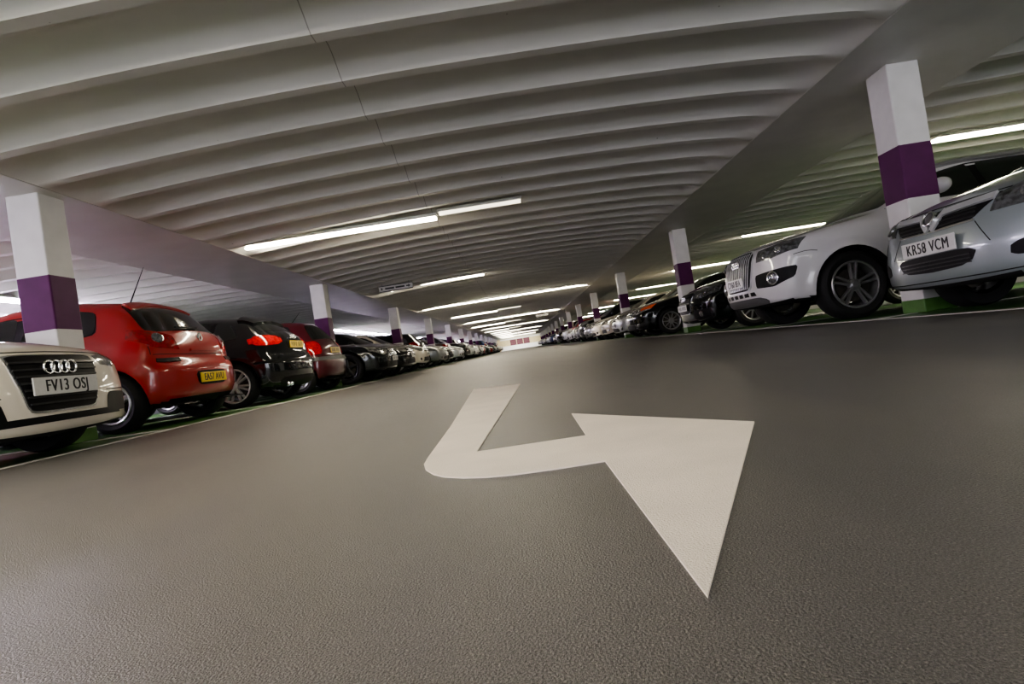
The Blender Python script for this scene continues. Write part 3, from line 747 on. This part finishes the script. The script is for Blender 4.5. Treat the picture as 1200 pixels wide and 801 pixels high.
def hatch_silver(Y):
    sp = dict(L=4.25, W=.875, H=1.46, FO=.90, WB=2.61, R=.315, rim=.68, res=.033, bowf=.27, bowr=.2, zb=.20, kc=.18,
              top=[(-.1,.68),(.03,.765),(.2,.835),(.6,.94),(1.1,1.03),(1.25,1.07),(2.0,1.40),(2.4,1.46),(3.1,1.44),(3.7,1.36),(4.05,1.03),(4.25,.9)],
              nose=[(.15,.12),(.22,.035),(.30,.0),(.46,.0),(.58,.02),(.70,.055),(.78,.10),(.88,.24)],
              tail=[(.2,.12),(.35,.03),(.6,0),(.72,.03),(.95,.08),(1.1,.18)])
    sp['side'] = std_side(.96, 1.45); sp['plan'] = std_plan(4.25, .875, .88, .92)
    c = hull(sp, (3.06+4.25/2, Y, 0), 0, 'pale silver hatchback nose out at the right picture edge, plate KR58 VCM', 'car', 'hatchback_car', P['palesilver'])
    pm = P['palesilver']
    c.screen('windscreen', 1.28, 1.95); c.screen('rear_window', 4.0, 3.72, D=(-1, 0, -.5))
    c.side_windows([(1.5, 2.45, .3, 0), (2.53, 3.3), (3.38, 3.7, 0, -.1)], [(1.3,1.0),(3.8,1.05)])
    c.wheels('five'); c.mirror(1.55, 1.02, pm)
    g = c.patch('grille', [fp(-.50,.772),fp(-.2,.757),fp(0,.752),fp(.2,.757),fp(.50,.772)], [fp(-.33,.628),fp(0,.618),fp(.33,.628)], FR, M['plastic'], m=22, n=8, off=.006, rnd=.05)
    c.strips('chrome_bar', [([fp(-.46,.748),fp(-.24,.735),fp(-.10,.728)], (0,0,1)), ([fp(.46,.748),fp(.24,.735),fp(.10,.728)], (0,0,1)),
                            ([fp(-.115,.742),fp(-.02,.628)], (0,.75,.66)), ([fp(.115,.742),fp(.02,.628)], (0,-.75,.66))], FR, .036, M['satin'], g, off=.024)
    c.strips('grille_bars', [([fp(sg*.36,z+.006),fp(sg*.08,z)], (0,0,1)) for z in (.647,.675,.700) for sg in (1,-1)], FR, .008, M['barplastic'], g, off=.012)
    c.strips('grille_trim', [([fp(-.36,.628),fp(0,.616),fp(.36,.628)], (0,0,1))], FR, .012, M['chrome'], g, off=.012)
    bd = c.disc('round_badge', (0, 0, .705), FR, .058, M['chrome'], g, off=.038, ring=True)
    c.disc('badge_emblem', (0, 0, .705), FR, .042, M['greyplastic'], bd, off=.032)
    c.plate(True, .517, 'KR58 VCM', recess=.02, h=.115)
    li = c.patch('lower_intake', [fp(-.385,.455),fp(.385,.455)], [fp(-.32,.34),fp(0,.328),fp(.32,.34)], FR, M['plastic'], m=16, n=4, off=.004, rnd=.14)
    c.strips('intake_bars', [([fp(-.33,z),fp(.33,z)], (0,0,1)) for z in (.358,.385,.412)], FR, .008, M['barplastic'], li, off=.010)
    for hl in quad_side(c, 'headlight', [(.08,.50,.75),(.18,.66,.83),(.60,.84,.93)], [(.08,.46,.655),(.16,.68,.66),(.45,.88,.76)], M['darklamp'], mm=14, off=.008):
        sg = 1 if np.mean([v.co.y for v in hl.data.vertices]) > 0 else -1
        c.disc('lamp_lens', (.2, sg*.64, .735), (1, -.4*sg, 0), .055, M['bulb'], hl, off=.016)
        c.disc('lamp_lens', (.3, sg*.76, .79), (1, -.7*sg, 0), .055, M['bulb'], hl, off=.016)
    quad_side(c, 'fog_pod', [(.05,.58,.43),(.12,.68,.455),(.32,.86,.47)], [(.05,.57,.35),(.12,.68,.345),(.26,.86,.365)], M['plastic'], off=.004, D=(1,-.4,0), rnd=.12)
    c.seams([([fp(-.5,.79),fp(-.2,.785),fp(.2,.785),fp(.5,.79)], (0,0,1)), ([fp(-.36,.62),fp(-.46,.47)], (0,1,0)), ([fp(.36,.62),fp(.46,.47)], (0,1,0)),
             ([fp(-.82,.275),fp(-.4,.262),fp(0,.26),fp(.4,.262),fp(.82,.275)], (0,0,1))]+c.door_seams([(1.5,1.42),(2.5,2.5),(3.2,3.35)], .98))
    c.handles([2.3, 3.2], .86, pm)
    quad_side(c, 'tail_light', [(3.9,.8,1.0),(4.05,.76,1.02),(4.15,.55,1.0)], [(3.95,.85,.75),(4.12,.76,.75),(4.2,.55,.78)], M['redlamp'], D=(-1,-.6,0), off=.008)
    return c

coupe_white(3.77); hatch_red(6.42); hatch_black(8.80); hatch_dark_red(11.05)
saloon(13.75, -3.15, PI, 'dark charcoal saloon nose out just past the second left column, oval lamps and slatted grille', P['charcoal'], L=4.75, style='oval', name='saloon_car', Rw=.36, rimm=M['darkalloy'], spokes='five')
suv_white(7.0); hatch_silver(4.10)
saloon(10.35, 3.1, 0, 'glossy black saloon with four-ring grille, nose out behind the white SUV', P['black'], L=4.57, W=.89, H=1.39, style='frame', lampm=M['darklamp'])
hon = saloon(15.25, 3.02, 0, 'black saloon nose out beyond the second right column, multi-spoke wheel and amber corner lamp', P['black'], L=4.95, style='saloon', Rw=.335)
quad_side(hon, 'corner_lamp', [(.17,.72,.785),(.50,.885,.825)], [(.15,.72,.70),(.42,.90,.73)], M['amber'], off=.014, label='amber corner lamp')

# ---------------------------------------------------------------- the rows of cars beyond
def generic(kind):
    res = .075
    if kind == 'hatchback':
        L, W, H = 4.1, .87, 1.47
        top = [(0,.64),(.1,.74),(.5,.88),(1.1,1.0),(1.85,1.40),(2.3,H),(3.1,H-.02),(3.62,1.37),(3.92,1.02),(4.1,.9)]
    elif kind == 'people_carrier':
        L, W, H = 4.3, .90, 1.66
        top = [(0,.70),(.1,.82),(.5,.98),(.95,1.08),(1.9,1.56),(2.4,H),(3.3,H-.01),(3.95,1.56),(4.2,1.08),(4.3,.9)]
    else:
        L, W, H = 4.6, .95, 1.70
        top = [(-.1,.86),(.06,.96),(.3,1.03),(.8,1.1),(1.25,1.17),(1.95,1.62),(2.4,H),(3.4,H-.02),(4.1,1.60),(4.5,1.1),(4.6,.95)]
    zz = 0 if kind == 'hatchback' else (.07 if kind == 'people_carrier' else .18)
    sp = dict(L=L, W=W, H=H, FO=.85, WB=L-1.62, R=.31+zz*.3, res=res, top=top, bowf=.24, bowr=.2, zb=.2+zz*.4,
              nose=[(.15,.12),(.3+zz*.4,.0),(.55+zz,.0),(.68+zz,.04),(.78+zz,.13)], tail=[(.18,.14),(.3,.03),(.45,0),(.65+zz,.0),(.72+zz,.05),(1.0+zz,.09),(1.1+zz,.2)])
    belt = .95+zz
    sp['side'] = std_side(belt, H-.01, .27); sp['plan'] = std_plan(L, W)
    c = hull(sp, (0, 0, -50), 0, 'prototype', 'car', {'hatchback': 'hatchback_car', 'people_carrier': 'people_carrier_car', 'suv': 'suv_car'}[kind], P['silver'])
    x0 = {'hatchback': 1.16, 'people_carrier': 1.02, 'suv': 1.32}[kind]; x1 = {'hatchback': 1.8, 'people_carrier': 1.84, 'suv': 1.9}[kind]
    c.screen('windscreen', x0, x1); c.screen('rear_window', L-.20, L-.45, D=(-1, 0, -.5))
    c.side_windows([(x0+.22, 2.35, .3, 0), (2.43, 3.2), (3.28, L-.6, 0, -.08)], [(1.0,belt+.02),(L-.5,belt+.07)])
    c.wheels('five', hi=False); c.mirror(x0+.3, belt+.03, P['silver'])
    c.bodyo.material_slots[0].link = 'OBJECT'; c.bodyo.material_slots[0].material = P['silver']
    g = c.patch('grille', [fp(-.36,.74+zz),fp(.36,.74+zz)], [fp(-.30,.60+zz),fp(.30,.60+zz)], FR, M['plastic'], m=8, n=3, off=.01)
    c.strips('grille_bars', [([fp(-.33,z+zz),fp(.33,z+zz)], (0,0,1)) for z in (.64,.69)], FR, .02, M['chrome'], g, off=.02)
    c.patch('lower_intake', [fp(-.45,.42+zz*.7),fp(.45,.42+zz*.7)], [fp(-.5,.29+zz*.5),fp(.5,.29+zz*.5)], FR, M['plastic'], m=8, n=2, off=.005)
    quad_side(c, 'headlight', [(.06,.42,.74+zz),(.15,.66,.81+zz),(.45,.82,.86+zz)], [(.06,.44,.62+zz),(.12,.66,.63+zz),(.38,.86,.74+zz)], M['lamp'], off=.008)
    quad_side(c, 'tail_light', [(L-.4,.8,1.0+zz),(L-.2,.76,1.02+zz),(L-.1,.55,1.0+zz)], [(L-.35,.85,.75+zz),(L-.15,.76,.75+zz),(L-.05,.55,.78+zz)], M['redlamp'], D=(-1,-.6,0), off=.008)
    for sg in (1,-1): c.disc('fog_lamp', (.1, sg*.66, .37+zz*.6), (1,-.25*sg,0), .045, M['bulb'], off=.014)
    c.plate(True, .51+zz*.7, None, recess=.02); c.plate(False, .52, None, True, recess=.02)
    return c
def copy_tree(o, parent=None):
    n = o.copy(); COL.objects.link(n)
    if parent: n.parent = parent
    for ch in list(o.children): copy_tree(ch, n)
    return n
protos = {k: generic(k) for k in ('hatchback', 'people_carrier', 'suv')}
# a saloon of the same kind, built once at low resolution
sal = saloon(0, 0, 0, 'prototype', P['silver'], res=.075); sal.bodyo.material_slots[0].link = 'OBJECT'; sal.bodyo.material_slots[0].material = P['silver']
protos['saloon'] = sal
used = set()
ORD = ['first','second','third','fourth','fifth','sixth','seventh','eighth','ninth','tenth','eleventh','twelfth','thirteenth','fourteenth','fifteenth','sixteenth']
CN = dict(white='white', cream='creamy white', red='red', black='black', dark_red='dark red', charcoal='charcoal', silver='silver', grey='grey', blue='dark blue', green='dark green', bronze='bronze', palesilver='pale silver')
KN = dict(hatchback='hatchback', people_carrier='people carrier', suv='SUV', saloon='saloon')
def place_row(kind, col, side, y, out, X, bay):
    pr = protos[kind]; L = pr.sp['L']
    if kind not in used: root = pr.root; used.add(kind)
    else: root = copy_tree(pr.root)
    left = side == 'left'
    root.location = ((-X-L/2) if left else (X+L/2), y, 0)
    root.rotation_euler = (0, 0, (PI if out else 0) if left else (0 if out else PI))
    for ch in root.children:
        if ch.name.split('.')[0] == 'body': ch.material_slots[0].material = P[col]
        if ch.name.split('.')[0] == 'wing_mirror':
            ch.material_slots[0].link = 'OBJECT'; ch.material_slots[0].material = P[col]
    k, b = bay
    where = f"{('first','middle','last')[b]} bay past the {ORD[k-1]} {side} column"
    root['label'] = f"{CN[col]} {KN[kind]} parked {'nose' if out else 'tail'} out in the {where}"
    root['category'] = 'car'; root['group'] = f'cars parked in the {side} row'
left_first = [None, ('hatchback','black',True), ('hatchback','cream',True),
              ('hatchback','charcoal',False), ('saloon','grey',True), ('hatchback','charcoal',True),
              ('saloon','bronze',False), ('hatchback','silver',True), ('suv','black',True),
              ('hatchback','charcoal',False), ('people_carrier','silver',True), ('saloon','white',True)]
right_first = [None, None, ('saloon','silver',True),
               ('hatchback','cream',True), ('saloon','cream',True), ('saloon','grey',True),
               ('suv','charcoal',True), ('hatchback','grey',True), ('people_carrier','silver',True),
               ('hatchback','white',True), ('hatchback','red',False), ('suv','silver',True)]
cols_l = [4.918+7.2*i for i in range(-1, 14)]
cols_r = [5.12+7.2*i for i in range(-1, 14)]
NC = 13
rc = random.Random(11)
for side, cs, first in (('left', cols_l, left_first), ('right', cols_r, right_first)):
    n = 0
    for k in range(2, NC+1):
        y0 = cs[k]+.15
        for b in range(3):
            spec = first[n] if n < len(first) else (rc.choice(['hatchback','hatchback','saloon','suv','people_carrier']), rc.choice(['silver','black','grey','white','charcoal','black','blue','silver','dark_red','cream','red']), rc.random() < .72)
            n += 1
            if spec is None: continue
            kind, col, out = spec
            y = y0+1.22+2.36*b+rc.uniform(-.08, .08)
            if side == 'right' and (k, b) == (2, 2): y = 17.75
            if side == 'right' and (k, b) == (2, 1): continue
            place_row(kind, col, side, y, out, (3.05 if out else 3.45)+rc.uniform(-.06, .12), (k, b))

# ---------------------------------------------------------------- columns
def column(x0, x1, y, label, group):
    root = empty('column', ((x0+x1)/2, y+.15, 0), 0, label, 'column', group)
    def part(name, e, z0, z1, m):
        me = MB().box(-.15-e, .15+e, -.15-e, .15+e, z0, z1).mesh(name, False)
        return link(name, bevel(me, .012 if e == 0 else .012, 2), m, root)
    if 'm' not in column.__dict__:
        column.m = [part('shaft', 0, 0, 2.32, M['col']), part('purple_band', .002, 1.046, 1.553, M['band']), part('green_base', .002, 0.0, .13, M['colgreen'])]
    else:
        for s in column.m:
            c = s.copy(); COL.objects.link(c); c.parent = root
for i in range(1, NC+2):
    yl, yr = cols_l[i], cols_r[i]
    nm = ORD[i-1]
    extra_l = {1: 'standing between the white coupe and the red hatchback', 2: 'rising behind the dark red hatchback'}.get(i, 'counting from the camera')
    extra_r = {1: 'standing between the silver hatchback and white SUV', 2: 'standing beside the black saloon nose'}.get(i, 'counting from the camera')
    column(-4.40, -4.10, yl, f'{nm} white square column with purple band on the left, {extra_l}', 'columns along the left row')
    column(3.70, 4.00, yr, f'{nm} white square column with purple band on the right, {extra_r}', 'columns along the right row')

# ---------------------------------------------------------------- setting
Y0, Y1, XL, XR = -7., 112., -9.3, 10.6
def plane(x0, x1, y0, y1, z, t=.15):
    return MB().box(x0, x1, y0, y1, z-t, z).mesh('floor', False)
struct('floor', plane(-3.27, 3.27, Y0, Y1, 0), M['floor'])
struct('floor', plane(XL, -3.27, Y0, Y1, 0), M['green'])
struct('floor', plane(3.27, XR, Y0, Y1, 0), M['green'])
struct('floor', MB().box(-4., 4.2, 104, Y1, -.05, .006).mesh('floor', False), M['endwhite'])  # white colour paints in the bright light on the far floor
def line(x0, x1, y0, y1): return struct('trim_1', MB().box(x0, x1, y0, y1, -.01, .004).mesh('trim', False), M['line'])
line(-3.31, -3.22, Y0, 103.9); line(3.22, 3.31, Y0, 103.9)
for cs, xa, xb in ((cols_l, -8.2, -3.31), (cols_r, 3.31, 8.0)):
    for k in range(0, NC+1):
        for b in range(3):
            yy = cs[k]+.15+2.4*b
            line(xa, xb, yy-.05, yy+.05)
# ceiling: ribbed precast units spanning across, slightly cambered over the lane
def ribbed(x0, x1, y0, y1, z0, camber, nx, apex):
    prof = []; p = .625; y = 4.146-p*18
    pr = [(0, 0), (.010, -.012), (.105, -.012), (.115, 0), (.16, .07), (.20, .11), (.26, .135), (.33, .142), (.40, .136), (.47, .110), (.54, .062), (.60, .012)]
    while y < y1:
        for a, b in pr: prof.append((y+a, b+.012))
        y += p
    prof = [q for q in prof if y0 <= q[0] <= y1]
    xs = np.linspace(x0, x1, nx+1); k = len(prof); v = []; f = []
    for x in xs:
        e = min(x-x0, x1-x); fl = min(1, e/.28); fl = fl*fl*(3-2*fl)       # troughs run out before the beam
        tt = (x-apex)/(apex-x0 if x < apex else x1-apex); zc = z0+camber*(1-tt*tt if x < apex else 1-.66*tt*tt-.34*abs(tt)**9)
        for yy, h in prof: v.append((x, yy, zc+max(0, h)*fl))
    for i in range(nx):
        for j in range(k-1): f.append((i*k+j, i*k+j+1, (i+1)*k+j+1, (i+1)*k+j))
    return mesh('ceiling', v, f, True, 30)
struct('ceiling', ribbed(-3.98, 3.15, Y0, Y1, 2.30, .15, 48, -.3), M['ceil'])
struct('ceiling', ribbed(XL, -5.5, Y0, Y1, 2.32, .03, 14, -7.4), M['ceil'])
struct('ceiling', ribbed(4.85, XR, Y0, Y1, 2.32, .05, 16, 7.7), M['ceil'])
def beam(x0, x1, name):
    c = .10
    prof = [(x0, 2.9), (x0, 2.312), (x0+.012, 2.298), (x1-.012, 2.298), (x1, 2.312), (x1, 2.9)]
    v = [(x, y, z) for y in (Y0, Y1) for x, z in prof]; n = len(prof)
    f = [(i, (i+1) % n, n+(i+1) % n, n+i) for i in range(n)]+[tuple(range(n)), tuple(range(2*n-1, n-1, -1))]
    struct(name, mesh(name, v, f, False), M['beam'])
beam(-5.5, -3.98, 'trim_2'); beam(3.15, 4.85, 'trim_3')
struct('ceiling', MB().box(XL-.2, XR+.2, Y0, Y1, 2.86, 3.0).mesh('ceiling', False), M['ceil'])
struct('wall_left', MB().box(XL-.2, XL, Y0, Y1, -.1, 2.9).mesh('wall', False), M['wall'])
struct('wall_right', MB().box(XR, XR+.2, Y0, Y1, -.1, 2.9).mesh('wall', False), M['wall'])
struct('wall_end', MB().box(XL-.2, XR+.2, Y1, Y1+.2, -.1, 3.).mesh('wall', False), M['endwall'])
struct('baseboard_end', MB().box(-4, 4.2, Y1-.03, Y1-.001, 0, .85).mesh('band', False), M['endwhite'])
struct('trim_4', MB().box(-4, 4.2, Y1-.03, Y1-.001, 2.05, 2.30).mesh('band', False), M['endwhite'])
for i, (a, b) in enumerate(((-2.0, -.75), (-.65, .6), (.7, 1.95))):
    o = link('end_panel', MB().box(a, b, Y1-.06, Y1-.002, .86, 2.04).mesh('end_panel', False), M['endpanel'])
    o['label'] = ('left', 'middle', 'right')[i]+' plum coloured panel of the three on the far end wall'; o['category'] = 'panel'; o['group'] = 'panels on the far end wall'

# painted arrow
AR = [(-.387,4.03),(-.300,2.041),(-.284,1.437),(-.279,1.36),(-.263,1.292),(-.234,1.226),(-.206,1.186),(-.160,1.147),(-.109,1.121),(-.057,1.107),(.03,1.100),(.13,1.104),(.132,.506),(.497,1.268),(.135,1.881),(.130,1.421),(-.153,1.425),(-.042,3.80)]
bm = bmesh.new(); vs = [bm.verts.new((x, y, .003)) for x, y in AR]; fc = bm.faces.new(vs)
r = bmesh.ops.extrude_face_region(bm, geom=[fc]); 
for e in r['geom']:
    if isinstance(e, bmesh.types.BMVert): e.co.z = -.003
bmesh.ops.recalc_face_normals(bm, faces=bm.faces); bmesh.ops.triangulate(bm, faces=bm.faces)
me = bpy.data.meshes.new('painted_arrow'); bm.to_mesh(me); bm.free()
o = link('painted_arrow', me, M['arrow']); o['label'] = 'large white bent turn arrow painted on the grey lane floor'; o['category'] = 'road marking'

# ceiling lights
def light(x0, x1, y, z, label, m, group, axis='x', w=.058):
    c = ((x0+x1)/2, y, z)
    root = empty('ceiling_light', c if axis == 'x' else (y, (x0+x1)/2, z), 0 if axis == 'x' else PI/2, label, 'ceiling light', group)
    h = (x1-x0)/2
    link('housing', bevel(MB().box(-h, h, -w-.02, w+.02, .045, .09).mesh('housing', False), .008, 1), M['housing'], root)
    v = []; n = 8; f = []
    for x in (-h+.02, h-.02):
        for i in range(n+1):
            a = PI+PI*i/n; v.append((x, w*math.cos(a), .045+.04*math.sin(a)))
    f = [(i, i+1, n+2+i, n+1+i) for i in range(n)]+[tuple(range(n+1)), tuple(range(2*n+1, n, -1)), (0, n+1, 2*n+1, n)]
    link('diffuser', mesh('diffuser', v, f, True, 60), m, root)
    return root
LY = [8.35+7.15*i for i in range(-2, 14)]
for i, y in enumerate(LY):
    k = i-2
    nm = (ORD[k]+' row ahead of the camera') if k >= 0 else (('nearer' if k == -1 else 'farther')+' row behind the camera')
    full = k in (2, 4, 6, 8, 10, 12)
    zt = 2.34; tb = M['tube'] if k < 6 else M['tubefar']
    xa = -3.95
    if k == 1:
        light(xa, -3.30, y, zt, 'short fluorescent strip end left of the hanging sign over the lane', M['tube'], 'lane lights')
        light(-2.62, -.7, y, zt+.05, 'fluorescent strip right of the hanging sign over the lane', M['tube'], 'lane lights')
    else:
        light(xa, (-.95 if not full else -.2), y, zt, f'warm fluorescent strip over the left half of the lane, {nm}', tb, 'lane lights', w=.085 if k < 2 else .058)
    if not full and k != 1: light(-.93, .35, y, zt+.06, f'dim strip continuing the lane light to the right, {nm}', M['tubedim'], 'lane lights')
    if full: light(-.15, 3.1, y, zt, f'warm fluorescent strip over the right half of the lane, {nm}', tb, 'lane lights')
    light(6.6, 9.6, y+.1, zt, f'fluorescent strip above the right parking bays, {nm}', M['tube'], 'right bay lights', w=.10)

for i, (a, b) in enumerate([(-5, -2), (1.5, 4.5), (8.2, 10.9)]+[(25+3.9*j, 28.4+3.9*j) for j in range(3)]+[(46+7.2*j, 50+7.2*j) for j in range(8)]):
    light(a, b, -8.35, 2.30, (f'cool strip light along the left wall ceiling, {ORD[i-2]} one ahead of the camera' if i > 1 else f'cool strip light along the left wall ceiling, '+('behind the camera' if i == 0 else 'level with the camera')), M['tubecool'], 'left wall lights', axis='y', w=.13)
# signs
def sign(xc, y, z, w, h, label, arrow=1):
    root = empty('hanging_sign', (xc, y, z), 0, label, 'sign', None)
    p = link('panel', bevel(MB().box(-w/2, w/2, -.012, .012, -h/2, h/2).mesh('panel', False), .004, 1), M['signw'], root)
    fr = MB()
    fr.box(-w/2, w/2, -.016, -.011, h/2-.022, h/2); fr.box(-w/2, w/2, -.016, -.011, -h/2, -h/2+.022)
    link('border', fr.mesh('border', False), M['signk'], root)
    tx = MB(); u = w/10
    for a, b in ((-3.2, -.5), (-.1, 2.6)):
        tx.box(a*u, b*u, -.015, -.011, -.022, .022)
    tx.box(3.1*u, 3.7*u, -.015, -.011, -.018, .018); tx.add([(3.7*u,-.015,.045),(4.4*u,-.015,0),(3.7*u,-.015,-.045)], [(0,1,2)])
    tx.box(-4.4*u, -4.0*u, -.015, -.011, -.03, .03)
    link('lettering', tx.mesh('lettering', False), M['signk'], root)
    for s in (-1, 1):
        link('hanger', MB().box(s*w*.4-.006, s*w*.4+.006, -.006, .006, h/2, 2.36-z).mesh('hanger', False), M['steel'], root)
sign(-2.90, 14.0, 2.235, .86, .165, 'small grey hanging sign with dark border above the left side of the lane')
sign(1.74, 37.7, 2.18, .85, .15, 'small far hanging sign, left of the two by the right columns')
sign(3.0, 36.4, 2.18, .5, .15, 'small far hanging sign, right of the two by the right columns')

# ---------------------------------------------------------------- camera, world, added fill lamp
cam = bpy.data.cameras.new('camera'); co = bpy.data.objects.new('camera', cam); COL.objects.link(co)
cam.sensor_width = 36; cam.lens = 650/1200*36; cam.clip_start = .02; cam.clip_end = 400
f = Vector((-0.01455454, 0.9998259, 0.01167599)); rt = Vector((0.98809235, 0.01617059, -0.1530099)); up = rt.cross(f)
co.matrix_world = Matrix(((rt.x, up.x, -f.x, 0), (rt.y, up.y, -f.y, 0), (rt.z, up.z, -f.z, .25), (0, 0, 0, 1)))
scene.camera = co

w = bpy.data.worlds.new('world'); scene.world = w; w.use_nodes = True
w.node_tree.nodes['Background'].inputs[0].default_value = (.84, .85, .93, 1); w.node_tree.nodes['Background'].inputs[1].default_value = .8
def fill_area(loc, rot, sx, sy, e, c):
    l = bpy.data.lights.new('lamp', 'AREA'); l.shape = 'RECTANGLE'; l.size = sx; l.size_y = sy; l.energy = e; l.color = c
    o = bpy.data.objects.new('lamp', l); COL.objects.link(o); o.location = loc; o.rotation_euler = rot
    return o
fill_area((0, 108, 2.2), (math.radians(25), 0, 0), 6, 1.2, 70, (1, .95, .85))  # added lamp, brightens the far end wall and floor
scene.view_settings.view_transform = 'AgX'
scene.view_settings.look = 'AgX - Medium High Contrast'
scene.view_settings.exposure = 2.65
